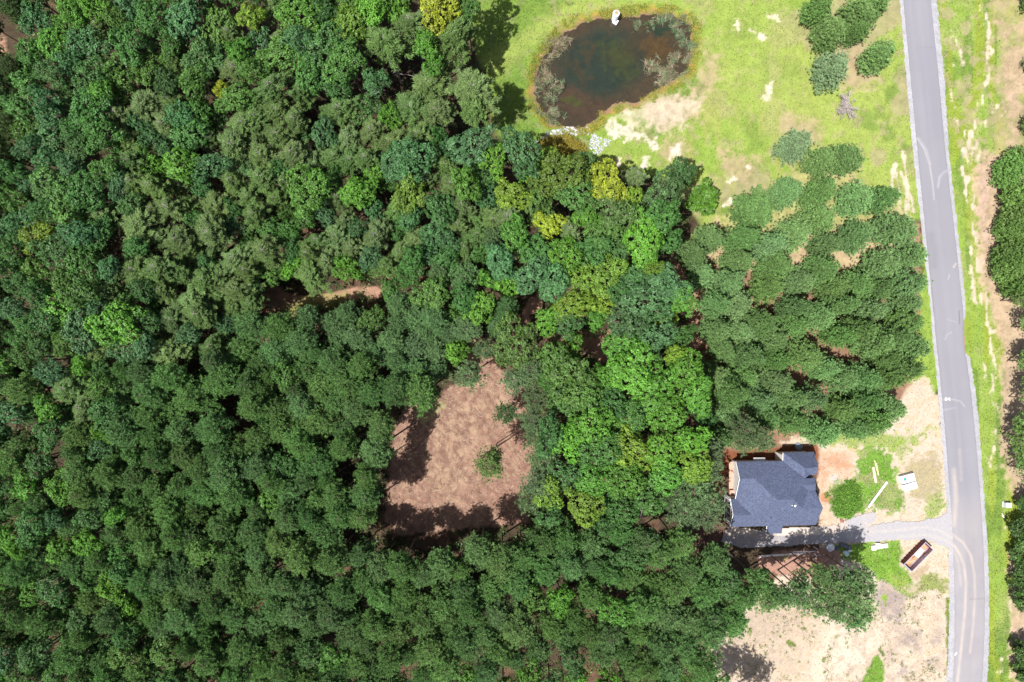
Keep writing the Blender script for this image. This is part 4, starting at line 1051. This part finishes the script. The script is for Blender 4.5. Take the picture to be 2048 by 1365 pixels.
# straw, sticks and chips on bare ground
def litter(name, polys, n, tones, L, W, label):
    allp, alld = [], []
    for poly, k in polys:
        P_ = np.asarray(poly); a, b = scatter(k, (*P_.min(0), *P_.max(0)))
        w = poly_sd(a, b, poly) > 2
        p, _ = at_px(a[w], b[w]); allp.append(p)
    p = np.concatenate(allp); m = len(p); p[:, 2] += 0.03
    th = rng.uniform(0, 6.28, m); d = unit(np.stack([np.cos(th), np.sin(th), rng.normal(size=m) * 0.12 + 0.08], 1))
    V, F = slivers(p, d, rng.uniform(0.5, 1.3, m) * L, rng.uniform(0.6, 1.3, m) * W, rng)
    c = np.array(tones)[rng.integers(len(tones), size=m)] * rng.uniform(0.7, 1.3, (m, 1))
    o = link(name, np_mesh(name, V, F, np.repeat(c, 3, 0)), M_plant); tag(o, label, kind='stuff')
litter('wood_chips', [(CLEARING, 10000)], 0, [(0.30, 0.19, 0.14), (0.25, 0.15, 0.11), (0.13, 0.07, 0.05), (0.34, 0.25, 0.17), (0.42, 0.34, 0.27)], 0.85, 0.03, 'straw and splintered wood strewn over the clearing')
litter('straw', [(SANDLOT, 16000)], 0, [(0.36, 0.28, 0.18), (0.27, 0.19, 0.12), (0.42, 0.34, 0.25)], 0.45, 0.04, 'scattered straw over the sandy building lot')
# weed clumps on the sandy lot
px, py = scatter(1500, (1440, 1190, 1900, 1365))
w = (poly_sd(px, py, SANDLOT) > 8) & (fbm(px * S, py * S, 2.5, 151) > 0.56) & (px < 1890)
P, c = at_px(px[w], py[w]); P[:, 2] += 0.1
leaf_mass('lot_weeds', P, np.array([0.12, 0.17, 0.03]) * rng.uniform(0.7, 1.3, (len(P), 1)), 12, 0.17, 0.07, 'small green weeds dotting the sandy lot')
px, py = scatter(1500, (1650, 960, 1735, 1040))
w = np.hypot(px - 1692, py - 1000) + 44 * (fbm(px * S, py * S, 2.2, 171) - 0.5) < 30
P, c = at_px(px[w], py[w]); P[:, 2] += 0.15
leaf_mass('mound_weeds', P, np.array([0.10, 0.215, 0.024]) * rng.uniform(0.6, 1.3, (len(P), 1)), 10, 0.22, 0.10, 'lush weeds covering the earth mound by the house')
# white broken stone by the pond outlet
a, b = scatter(3400, (1060, 240, 1230, 320))
k = np.zeros(len(a), bool)
for poly in (CR(1000,0,3.792,[(270,1080),(330,1010),(430,960),(560,955),(650,975),(700,1000),(690,1040),(620,1030),(560,1025),(470,1020),(380,1040),(300,1085)]), CR(1000,0,3.792,[(660,1060),(700,1000),(740,1040),(830,1040),(830,1110),(780,1160),(720,1185),(680,1140)])):
    k |= poly_sd(a, b, poly) + 22 * (fbm(a * S, b * S, 0.9, 161) - 0.5) > 2
p, _ = at_px(a[k], b[k])
oct_v = np.array([(1, 0, 0), (0, 1, 0), (-1, 0, 0), (0, -1, 0), (0, 0, 0.8), (0, 0, -0.3)]); oct_f = np.array([(0, 1, 4), (1, 2, 4), (2, 3, 4), (3, 0, 4)])
m = len(p); sc = rng.uniform(0.06, 0.22, (m, 1, 1)); V = p[:, None] + oct_v[None] * sc * rng.uniform(0.7, 1.3, (m, 6, 3))
F = (oct_f[None] + 6 * np.arange(m)[:, None, None]).reshape(-1, 3)
o = link('riprap', np_mesh('riprap', V.reshape(-1, 3), F, np.repeat(np.array([0.36, 0.365, 0.39]) * rng.uniform(0.55, 1.2, (m, 1)), 6, 0)), mat_tone('white_stone', grain=0.1, bump=0)); tag(o, 'white broken stone spread at the pond outlet', kind='stuff')

# ---------------------------------------------------------------- the house
def mat_shingle():
    m, t, b = nt('blue_grey_shingles')
    tc = N(t, 'ShaderNodeTexCoord'); no = N(t, 'ShaderNodeTexNoise'); no.inputs['Scale'].default_value = 4.5; no.inputs['Detail'].default_value = 4
    t.links.new(tc.outputs['Object'], no.inputs['Vector'])
    n2 = N(t, 'ShaderNodeTexVoronoi'); n2.inputs['Scale'].default_value = 3.2; t.links.new(tc.outputs['Object'], n2.inputs['Vector'])
    mr = N(t, 'ShaderNodeMapRange'); mr.inputs['From Min'].default_value = 0.3; mr.inputs['From Max'].default_value = 0.7; mr.inputs['To Min'].default_value = 0.72; mr.inputs['To Max'].default_value = 1.3
    t.links.new(no.outputs['Fac'], mr.inputs['Value'])
    sx = N(t, 'ShaderNodeSeparateColor'); t.links.new(n2.outputs['Color'], sx.inputs[0])
    m2 = N(t, 'ShaderNodeMapRange'); m2.inputs['To Min'].default_value = 0.85; m2.inputs['To Max'].default_value = 1.15; t.links.new(sx.outputs[0], m2.inputs['Value'])
    mu = N(t, 'ShaderNodeMath', operation='MULTIPLY'); t.links.new(mr.outputs[0], mu.inputs[0]); t.links.new(m2.outputs[0], mu.inputs[1])
    vm = N(t, 'ShaderNodeVectorMath', operation='SCALE'); vm.inputs[0].default_value = (0.068, 0.082, 0.134); t.links.new(mu.outputs[0], vm.inputs['Scale'])
    t.links.new(vm.outputs[0], b.inputs['Base Color']); b.inputs['Roughness'].default_value = 0.85; b.inputs['Specular IOR Level'].default_value = 0.25
    return m
M_shingle = mat_shingle()
M_cap = mat_plain('ridge_shingle', (0.105, 0.12, 0.18), 0.85, 0.15, 5)
M_white = mat_plain('white_trim', (0.74, 0.74, 0.73), 0.6, 0.06, 2)
M_siding = mat_plain('pale_siding', (0.58, 0.56, 0.54), 0.7, 0.08, 2)
M_deck = mat_plain('reddish_deck_board', (0.42, 0.25, 0.19), 0.8, 0.2, 3)
M_glass = mat_plain('window_glass', (0.03, 0.06, 0.065), 0.08, 0.1, 1, spec=0.6)
M_dark = mat_plain('dark_pipe', (0.03, 0.03, 0.035), 0.6, 0.1, 4)
M_lumber = mat_plain('raw_lumber', (0.56, 0.42, 0.26), 0.8, 0.15, 3)
PITCH, HE = 0.76, 4.0
def zpx(zx, zy): return 1420 + zx * 0.17585, 860 + zy * 0.17585
def HZ(zx, zy, h): return G(*zpx(zx, zy), h)
y_n = HZ(300, 365, HE).y; y_s = HZ(700, 1084, HE).y
def solve(zx, zy, f):
    h = 5.0
    for _ in range(30): h = f(HZ(zx, zy, h))
    return HZ(zx, zy, h)
pN = lambda zx, zy: solve(zx, zy, lambda p: HE + PITCH * (y_n - p.y))
pS = lambda zx, zy: solve(zx, zy, lambda p: HE + PITCH * (p.y - y_s))
M1, M2 = HZ(298, 366, HE), HZ(832, 358, HE)
M3, M4, M5, M6 = pN(1078, 552), pN(1188, 550), pN(1200, 626), pN(1035, 628)
M8 = pS(765, 797); M7 = pS(945, 795)
M9, M10 = pN(497, 553), pN(340, 555)
K_, L_ = pS(483, 970), pS(265, 970)
J_, I_ = HZ(290, 790, HE), HZ(235, 790, HE)
E1, E2 = pS(1045, 890), pS(1280, 889)
S1, S2, S0 = HZ(1200, 1076, HE), HZ(650, 1090, HE), HZ(232, 1098, HE)
W1, W2 = HZ(834, 262, HE), HZ(1181, 257, HE)
W3, W4 = HZ(1228, 426, 6.6), HZ(1082, 440, 6.7)
W5, W6 = HZ(1202, 508, 5.5), HZ(1130, 506, 5.6)
Q1, Q2 = HZ(1193, 690, 5.5), HZ(1112, 690, 5.7)
house = empty('house', G(1540, 985)); house_inv = house.location.copy()
tag(house, 'house with blue-grey shingle hip and gable roof beside the gravel drive', 'house')
def local(p): return Vector(p) - house_inv
def roof_face(pts, name='roof'):
    pass
mb = MB()
faces = [[M1, M2, M3, M4, M5, M6, M7, M8, M9, M10], [M10, M9, J_], [M9, K_, J_], [M9, M8, K_], [I_, J_, K_, L_], [L_, K_, M8, M7, E1, E2, S1, S2, S0],
         [W1, W2, W3, W4], [W1, W4, M3, M2], [W4, W3, W5, W6, M3], [M6, M5, Q1, Q2], [Q2, Q1, E2, E1], [M6, Q2, E1, M7]]
vmap = {}
def rv(p):
    k = tuple(round(c, 4) for c in p)
    if k not in vmap: vmap[k] = mb.bm.verts.new(local(p))
    return vmap[k]
for f in faces: mb.bm.faces.new([rv(p) for p in f])
bmesh.ops.triangulate(mb.bm, faces=mb.bm.faces[:])
res = bmesh.ops.solidify(mb.bm, geom=mb.bm.faces[:], thickness=0.14)
roof = mb.build('roof', M_shingle, house)
# porch roof over the entry
A_, B_ = pS(655, 1040), pS(832, 1040)
mb = MB(); up = Vector((0, 0, 0.07))
pr = [A_ + up, B_ + up, HZ(815, 1180, 3.05), HZ(640, 1180, 3.05)]
top = [local(p) for p in pr]; bot = [p - Vector((0, 0, 0.16)) for p in top]
mb.poly(top); mb.poly(bot[::-1])
for i in range(4): mb.poly([top[i], bot[i], bot[(i + 1) % 4], top[(i + 1) % 4]])
mb.build('porch_roof', M_shingle, house)
def trim(p, q, name, mat, w, hgt, lift, parent=house):
    p, q = local(p), local(q); d = q - p; L = d.length
    m_ = MB(); c = (p + q) / 2 + Vector((0, 0, lift))
    b = bmesh.new(); bmesh.ops.create_cube(b, size=1.0); bmesh.ops.scale(b, vec=(w, hgt, L), verts=b.verts)
    bmesh.ops.transform(b, matrix=Matrix.Translation(c) @ d.to_track_quat('Z', 'Y').to_matrix().to_4x4(), verts=b.verts)
    m_._add(b); return m_.build(name, mat, parent)
for p, q in ((M10, M9), (M8, M7), (M9, M8), (M8, K_), (L_, K_), (E1, E2), (W4, W3), (W1, W4), (M6, M5)):
    trim(p, q, 'ridge_cap', M_cap, 0.2, 0.2, 0.0, roof)
for p, q in ((M1, M2), (W1, W2), (M1, M10), (M10, J_), (I_, L_), (L_, S0), (M2, W1), (pr[0], pr[3])):
    trim(p, q, 'fascia', M_white, 0.15, 0.15, -0.13)
# walls under the eaves
cen = sum((Vector((p.x, p.y, 0)) for p in (M1, W2, S1, S0)), Vector()) / 4
def inset(p, k=0.45):
    d = Vector((cen.x - p.x, cen.y - p.y, 0)).normalized() * k
    return Vector((p.x + d.x, p.y + d.y, p.z))
ring = [M1, M2, W1, W2, W3, W5, M4, M5, Q1, E2, S1, S2, S0, L_, I_, J_, M10]
mb = MB()
for p, q in zip(ring, ring[1:] + ring[:1]):
    a, b = inset(p), inset(q)
    mb.poly([local((a.x, a.y, 0.0)), local((b.x, b.y, 0.0)), local(b) - Vector((0, 0, 0.2)), local(a) - Vector((0, 0, 0.2))])
mb.build('wall', M_siding, house)
# tall windows in the west wall
a, b = inset(I_), inset(S0)
wd = (b - a); wd.z = 0; wl = wd.length; wd.normalize(); wn_ = Vector((wd.y, -wd.x, 0)); wn_ = wn_ if wn_.x < 0 else -wn_
ang = math.atan2(wd.y, wd.x)
for i, t in enumerate((0.30, 0.53, 0.76)):
    c = local(Vector((a.x, a.y, 0)) + wd * wl * t + wn_ * 0.05 + Vector((0, 0, 1.9)))
    m_ = MB(); w_, h_ = 1.0, 1.9
    for s in (-1, 1):
        m_.box(c + wd * s * w_ / 2, (0.14, 0.12, h_ + 0.14), ang); m_.box(c + Vector((0, 0, s * h_ / 2)), (w_ - 0.14, 0.12, 0.14), ang)
    fr = m_.build('window', M_white, house)
    m_ = MB(); m_.box(c, (w_ - 0.14, 0.05, h_ - 0.14), ang); m_.build('pane', M_glass, fr)
m_ = MB()
for t in (0.06, 0.97):
    m_.box(local(Vector((a.x, a.y, 0)) + wd * wl * t + wn_ * 0.45 + Vector((0, 0, 1.9))), (0.22, 0.22, 3.8), ang)
m_.box(local(Vector((a.x, a.y, 0)) + wd * wl * 0.5 + wn_ * 0.45 + Vector((0, 0, 0.5))), (wl, 0.12, 0.12), ang)
m_.build('porch_rail', M_white, house)
# the rear deck
d0, d1, d2 = G(1458, 924, 0.9), G(1476, 924, 0.9), G(1458, 998, 0.9)
nb = 15
me_board = MB().box((0, 0, 0), ((d1 - d0).length, (d2 - d0).length / nb - 0.015, 0.05)).mesh('deck_board')
for i in range(nb):
    o = link('deck_board', me_board, M_deck, house); o.location = local((d0 + d1) / 2 + (d2 - d0) * (i + 0.5) / nb)
m_ = MB()
for i in range(5): m_.box(local(d0 + (d2 - d0) * (i / 4) + Vector((0.1, 0, -0.48))), (0.14, 0.14, 0.82))
m_.build('deck_post', M_lumber, house)
m_ = MB(); p = local(G(1459, 990, 1.3)); m_.box(p + Vector((0.6, 0.2, 0)), (1.3, 1.5, 0.7)); m_.build('deck_steps', M_deck, house)
for zx, zy, f, r_, mat in ((855, 433, pN, 0.12, M_dark), (687, 993, pS, 0.20, M_dark), (583, 1038, pS, 0.12, M_dark), (627, 1038, pS, 0.12, M_dark), (497, 1036, pS, 0.06, M_dark), (940, 852, pS, 0.16, M_dark), (962, 862, pS, 0.2, M_white), (930, 856, pS, 0.1, M_white)):
    p = local(f(zx, zy)); MB().tube(p - Vector((0, 0, 0.1)), p + Vector((0, 0, 0.28)), r_, r_, 10).build('roof_vent', mat, roof)
# entry props
for (zx, zy, ex, ey) in ((600, 1100, 640, 1130),):
    p, q = HZ(zx, zy, 0.4), HZ(ex, ey, 2.2)
    MB().tube(local(p), local(q), 0.07, 0.07, 6).build('porch_post', M_lumber, house)
for zx, zy in ((655, 1172), (803, 1172)):
    p = HZ(zx, zy, 2.9); MB().box(local((p.x, p.y, 1.42)), (0.18, 0.18, 2.84)).build('porch_post', M_white, house)
p = HZ(560, 345, 2.6); MB().box(local(p), (2.3, 0.9, 0.12)).build('back_stoop_roof', M_white, house)

# ---------------------------------------------------------------- site things
M_rust = mat_plain('maroon_steel', (0.15, 0.026, 0.034), 0.6, 0.2, 2, stain=(0.10, 0.045, 0.03), stain_scale=0.7)
M_steelin = mat_plain('scuffed_steel', (0.26, 0.20, 0.24), 0.55, 0.3, 1.5, stain=(0.20, 0.09, 0.06), stain_scale=0.9)
M_rim = mat_plain('pale_blue_steel_rim', (0.36, 0.35, 0.42), 0.5, 0.1, 3)
M_ply = mat_plain('orange_plywood', (0.40, 0.205, 0.115), 0.8, 0.12, 2)
M_plyscrap = mat_plain('stained_scrap', (0.24, 0.13, 0.08), 0.85, 0.25, 3)
L, W, Hd = 6.1, 2.15, 1.5
pc = G(1837.7, 1114.5, Hd)
dump = empty('dumpster', (pc.x, pc.y, 0.0), math.radians(45.6))
tag(dump, 'open maroon steel roll-off dumpster at the drive mouth', 'dumpster')
MB().box((0, 0, 0.2), (L - 0.14, W - 0.14, 0.1)).build('floor', M_steelin, dump)
for s in (-1, 1):
    w_ = MB().box((0, s * (W / 2 - 0.035), 0.8), (L, 0.07, 1.3)).build('side_wall', M_rust, dump)
    MB().box((0, s * (W / 2 - 0.085), 0.82), (L - 0.2, 0.024, 1.1)).build('liner', M_steelin, w_)
    me_rib = MB().box((0, 0, 0), (0.1, 0.1, 1.2)).mesh('rib')
    for i in range(9):
        r_ = link('rib', me_rib, M_rust, w_); r_.location = (-L / 2 + 0.35 + i * (L - 0.7) / 8, s * (W / 2 + 0.05), 0.78)
    MB().box((0, s * (W / 2 - 0.02), Hd - 0.02), (L + 0.08, 0.09, 0.12)).build('rim', M_rim, dump)
    e_ = MB().box((s * (L / 2 - 0.035), 0, 0.8), (0.07, W - 0.15, 1.3)).build('end_wall', M_rust if s > 0 else M_rim, dump)
    MB().box((s * (L / 2 - 0.02), 0, Hd - 0.02), (0.09, W - 0.14, 0.12)).build('rim', M_rim, dump)
    MB().box((0, s * 0.55, 0.08), (L - 0.3, 0.12, 0.14)).build('skid_rail', M_rust, dump)
ply = empty('plywood_sheet', dump.matrix_basis @ Vector((-0.7, 0.25, 0.26)), math.radians(45.6)); 
bpy.data.objects.remove(ply)
def loose(name, meshb, mat, loc, rz, label, cat, group=None):
    o = meshb.build(name, mat); o.location = loc; o.rotation_euler = (0, 0, rz); return tag(o, label, cat, group)
R45 = Matrix.Translation((pc.x, pc.y, 0)) @ Matrix.Rotation(math.radians(45.6), 4, 'Z')
loose('plywood_sheet', MB().box((0, 0, 0), (3.6, 1.5, 0.08), bevel=0.01), M_ply, R45 @ Vector((-0.9, 0.05, 0.30)), math.radians(45.6), 'orange plywood sheet lying on the dumpster floor', 'plywood')
loose('plywood_sheet', MB().box((0, 0, 0), (1.6, 1.5, 0.09), rz=0.06, bevel=0.01), M_ply, R45 @ Vector((2.0, 0.1, 0.32)), math.radians(45.6), 'short tan board at the upper end inside the dumpster', 'plywood')
loose('white_sheet', MB().box((0, 0, 0), (1.9, 1.35, 0.05), rz=0.12, ry=-0.06, bevel=0.01), M_white, R45 @ Vector((0.85, 0.1, 0.52)), math.radians(45.6), 'torn white panel thrown on top of the dumpster load', 'panel')
loose('white_sheet', MB().box((0, 0, 0), (0.5, 0.4, 0.05), rz=0.7, ry=-0.2, bevel=0.01), M_white, R45 @ Vector((1.95, 0.62, 0.55)), math.radians(45.6), 'small white scrap beside the torn panel in the dumpster', 'panel')

for i in range(5):
    loose('scrap_board', MB().box((0, 0, 0), (random.uniform(0.7, 1.5), 0.14, 0.05)), M_lumber if i % 2 else M_plyscrap, R45 @ Vector((-2.3 + 0.95 * i, -0.45 + 0.22 * (i % 3), 0.40 + 0.03 * i)), math.radians(45.6) + random.uniform(-0.8, 0.8), ('scrap board at the lower end of the dumpster', 'second scrap board up inside the dumpster', 'scrap board across the middle of the dumpster', 'scrap board beyond the torn sheet in the dumpster', 'scrap board at the upper end of the dumpster')[i], 'board', 'scrap boards in the dumpster')
# two white tanks side by side
M_tank = mat_plain('white_moulded_tank', (0.66, 0.67, 0.69), 0.5, 0.04, 1)
M_teal = mat_plain('teal_lid', (0.02, 0.27, 0.20), 0.5, 0.1, 3)
def tank(corners, label, lid=False):
    c = sum((G(x, y, 1.15) for x, y in corners), Vector()) / 4
    p0, p1, p3 = (G(*corners[i], 1.15) for i in (0, 1, 3))
    L_, W_ = (p1 - p0).length, (p3 - p0).length; a = math.atan2((p1 - p0).y, (p1 - p0).x)
    root = empty('white_tank', (c.x, c.y, 0.02), a); tag(root, label, 'tank')
    m_ = MB(); b = bmesh.new(); bmesh.ops.create_cube(b, size=1.0)
    bmesh.ops.scale(b, vec=(L_, W_, 1.15), verts=b.verts)
    for v in b.verts:
        if v.co.z > 0: v.co.x *= 0.985; v.co.y *= 0.97
    bmesh.ops.bevel(b, geom=b.edges[:], offset=0.05, segments=2, affect='EDGES')
    bmesh.ops.translate(b, vec=(0, 0, 0.575), verts=b.verts); m_._add(b); m_.build('shell', M_tank, root)
    m_ = MB()
    for i in range(4): m_.box((-L_ / 2 + (i + 0.5) * L_ / 4, 0, 1.155), (0.05, W_ * 0.86, 0.02))
    m_.build('rib', M_tank, root)
    if lid:
        m_ = MB(); m_.lathe([(0.30, 1.14), (0.31, 1.2), (0.27, 1.24), (0.1, 1.25)], 20, (-L_ / 2 + 0.72, 0.02, 0)); m_.build('lid', M_teal, root)
        m_ = MB(); m_.tube((-L_ / 2 + 0.72, -0.14, 1.27), (-L_ / 2 + 0.72, 0.18, 1.27), 0.025, 0.025); m_.build('lid_handle', M_teal, root)
tank([(1800.2, 954), (1827.3, 946.9), (1831.9, 961.2), (1806, 968.7)], 'white box tank with round teal lid on the lot near the road', True)
tank([(1806.4, 971.2), (1832.3, 963.3), (1836.9, 976), (1810.8, 984)], 'plain white box tank without lid, touching the lidded one')

# lumber
M_wboard = mat_plain('white_primed_board', (0.74, 0.71, 0.66), 0.6, 0.06, 2)
def beam(p, q, w, h, z, name, mat, label, cat, group=None):
    a, b = G(*p), G(*q); d = b - a; g_ = max(float(ground_at(a.x, a.y)[0]), float(ground_at(b.x, b.y)[0]), float(ground_at((a.x + b.x) / 2, (a.y + b.y) / 2)[0]))
    return loose(name, MB().box((0, 0, 0), (d.length, w, h), bevel=0.012), mat, ((a.x + b.x) / 2, (a.y + b.y) / 2, g_ + h / 2 + z), math.atan2(d.y, d.x), label, cat, group)
beam((1772.5, 963.5), (1735, 1014.5), 0.36, 0.3, 0.02, 'white_beam', M_wboard, 'long white boxed beam lying slanted on the lot grass', 'beam')
beam((1748, 921), (1756.5, 951), 0.22, 0.08, 0.02, 'lumber_board', M_lumber, 'yellow board, the thinner upper one of the pair on the lot', 'board', 'loose boards on the lot')
beam((1751, 926), (1755, 945), 0.16, 0.08, 0.11, 'lumber_board', M_lumber, 'short yellow board laid over the thinner lot board', 'board', 'loose boards on the lot')
beam((1745.5, 934), (1751, 966), 0.5, 0.1, 0.02, 'lumber_board', mat_plain('weathered_board', (0.46, 0.36, 0.29), 0.85, 0.2, 3), 'wide weathered board beside the yellow ones', 'board', 'loose boards on the lot')
beam((1751.5, 1017), (1754.5, 1026), 0.25, 0.08, 0.02, 'lumber_board', M_lumber, 'short yellow board end on the gravel spur', 'board', 'loose boards on the lot')
# south side of the drive
M_plank = mat_plain('sun_bleached_plank', (0.62, 0.54, 0.48), 0.85, 0.15, 3)
beam((1518, 1113), (1568, 1109.5), 0.42, 0.12, 0.02, 'long_plank', M_plank, 'bleached plank below the drive, western half of the long line', 'plank', 'planks laid along the drive')
beam((1569, 1109.5), (1611, 1106), 0.36, 0.12, 0.02, 'long_plank', M_plank, 'bleached plank below the drive, eastern half of the long line', 'plank', 'planks laid along the drive')
beam((1585, 1104), (1630, 1103), 0.2, 0.1, 0.02, 'long_plank', M_plank, 'thin plank just above the long line by the drive', 'plank', 'planks laid along the drive')
beam((1628, 1107), (1634, 1113), 0.2, 0.1, 0.03, 'long_plank', M_wboard, 'short white stick at the brush heap below the drive', 'plank', 'planks laid along the drive')
beam((1626, 1093), (1634, 1098), 0.12, 0.1, 0.03, 'long_plank', M_plank, 'pale short stick on the shaded drive edge', 'plank', 'planks laid along the drive')
# wrapped pallet of white blocks
wp_ = empty('wrapped_stack', G(1758.5, 1091.5) + Vector((0, 0, 0.05)), math.radians(6)); tag(wp_, 'row of white wrapped bundles on grass below the drive', 'bundle')
for i, (dx, dy, sx, sy, sz) in enumerate(((-1.3, -0.25, 0.85, 0.95, 0.5), (-0.45, 0.1, 0.8, 1.15, 0.62), (0.35, -0.05, 0.75, 0.8, 0.5), (1.1, -0.02, 0.72, 0.85, 0.55), (-0.3, 0.5, 0.3, 0.35, 0.7))):
    MB().box((dx, dy, sz / 2), (sx, sy, sz), rz=random.uniform(-0.08, 0.08), bevel=0.07).build('bundle', M_white, wp_)
for s in (-0.6, 0.0, 0.6): MB().box((0, s * 0.8, 0.03), (3.2, 0.1, 0.07)).build('runner', M_lumber, wp_)
# heap of bags, ring and bin in the shade
M_bag = mat_plain('dark_plastic', (0.10, 0.10, 0.13), 0.35, 0.3, 3, spec=0.5); M_pale = mat_plain('pale_teal_plastic', (0.46, 0.58, 0.58), 0.5, 0.15, 2)
def bag(px, py, r, h, mat, label, name='plastic_bag', cat='bag', group=None, seed=0):
    rr = np.random.default_rng(seed); b = bmesh.new(); bmesh.ops.create_icosphere(b, subdivisions=3, radius=1.0)
    for v in b.verts:
        k = 1 + 0.22 * (vnoise(np.array([v.co.x * 2.3 + seed]), np.array([v.co.y * 2.3 + v.co.z * 1.7]), seed)[0] - 0.5) * 2
        v.co = Vector((v.co.x * r * k, v.co.y * r * k * 0.85, max(v.co.z, -0.55) * h * k))
    p = G(px, py); m_ = MB(); m_._add(b)
    return loose(name, m_, mat, (p.x, p.y, float(ground_at(p.x, p.y)[0]) + h * 0.55), rr.uniform(0, 3), label, cat, group)
ringb = empty('white_tub', G(1659, 1094) + Vector((0, 0, 0.1))); tag(ringb, 'round white tub tipped open at the drive edge', 'tub')
MB().lathe([(0.55, 0), (0.72, 0.35), (0.78, 0.4), (0.74, 0.42), (0.66, 0.36), (0.5, 0.08), (0.02, 0.06)], 24).build('bowl', M_tank, ringb)
o = MB().tube((0, 0, 0), (0.5, 0, 0), 0.05, 0.04, 8).build('spout', M_tank, ringb); o.location = (-0.9, 0.55, 0.3); o.rotation_euler = (0, 0, -0.6)
for i, (x, y, r_, h_, lab) in enumerate(((1674, 1096, 0.42, 0.35, 'dark plastic bag just east of the white tub'), (1682, 1089, 0.5, 0.4, 'dark plastic bag north-west in the heap by the drive'), (1690, 1092, 0.55, 0.42, 'largest dark bag in the middle of the heap by the drive'), (1697, 1095, 0.42, 0.35, 'dark bag at the eastern end of the heap by the drive'))):
    bag(x, y, r_, h_, M_bag, lab, group='dark bags heaped by the drive', seed=i + 2)
bag(1691, 1106, 0.6, 0.45, M_pale, 'pale teal sack slumped in the grass below the dark bags', 'sack', 'sack', seed=9)
bag(1698, 1101, 0.3, 0.3, M_white, 'small white bag between the dark bags and teal sack', 'white_bag', 'bag', seed=11)
bag(1597, 893, 0.75, 0.3, mat_plain('blue_grey_tarp', (0.16, 0.20, 0.27), 0.6, 0.2, 2), 'blue-grey tarp bundle in the shade behind the house', 'tarp_bundle', 'tarp', seed=13)
bag(1683, 1042, 0.4, 0.22, mat_plain('red_brown_scrap', (0.26, 0.10, 0.08), 0.8, 0.3, 2), 'small red-brown scrap pile at the gravel spur tip', 'scrap_pile', 'scrap', seed=14)
# utility cabinet by the east verge
uc = empty('utility_cabinet', G(2011, 1009), math.radians(-3)); tag(uc, 'grey metal utility cabinet standing on the east verge', 'cabinet')
M_util = mat_plain('pale_grey_metal', (0.50, 0.53, 0.55), 0.45, 0.08, 2)
MB().box((0, 0, 0.05), (1.35, 1.15, 0.12)).build('pad', mat_plain('concrete', (0.45, 0.44, 0.42), 0.9, 0.1, 4), uc)
MB().box((0, 0, 0.5), (1.1, 0.9, 0.78), bevel=0.02).build('body', M_util, uc)
MB().box((0, 0, 0.915), (1.18, 0.98, 0.05), bevel=0.015).build('lid', M_util, uc)
MB().box((-0.1, -0.46, 0.5), (0.04, 0.03, 0.25)).build('handle', M_dark, uc)
ped = empty('marker_stones', G(2004.5, 1031)); tag(ped, 'small pale stones with a stub on the verge below the cabinet', 'stones')
for i, (dx, dy, r_) in enumerate(((0, 0, 0.22), (0.22, -0.32, 0.18), (-0.1, 0.35, 0.14))):
    b = bmesh.new(); bmesh.ops.create_icosphere(b, subdivisions=2, radius=r_)
    for v in b.verts: v.co *= 1 + 0.3 * (random.random() - 0.5)
    m_ = MB(); m_._add(b); o = m_.build('stone', M_plank, ped); o.location = (dx, dy, r_ * 0.5)
# pond outlet tower and grate
tw = empty('outlet_tank', G(1229.5, 37) + Vector((0, 0, -0.55))); tag(tw, 'white round-topped tank with orange cap at the pond rim', 'tank')
MB().lathe([(0.55, 0), (0.60, 1.2), (0.66, 2.1), (0.70, 2.5), (0.66, 2.68), (0.5, 2.8), (0.25, 2.86), (0.05, 2.87)], 28).build('shell', M_tank, tw)
MB().lathe([(0.36, 2.72), (0.37, 2.92), (0.3, 2.97), (0.05, 2.98)], 18).build('cap', mat_plain('orange_cap', (0.55, 0.20, 0.09), 0.5, 0.1, 3), tw)
gr = empty('square_grate', G(1231, 43) + Vector((0, 0, -0.45)), math.radians(-33)); tag(gr, 'white square framed grate at the water edge below the tank', 'grate')
for s in (-1, 1):
    MB().box((0, s * 0.42, 0.25), (0.98, 0.14, 0.2)).build('frame', M_tank, gr); MB().box((s * 0.42, 0, 0.25), (0.14, 0.70, 0.2)).build('frame', M_tank, gr)
MB().box((0, 0, 0.12), (0.70, 0.70, 0.04)).build('screen', M_dark, gr)
MB().box((0, 0, 0.19), (0.9, 0.09, 0.06), rz=0.75).build('brace', M_tank, gr)
MB().box((0.12, -0.12, 0.26), (0.5, 0.09, 0.06), rz=-0.75).build('brace', M_tank, gr)
print('objects', len(bpy.data.objects))
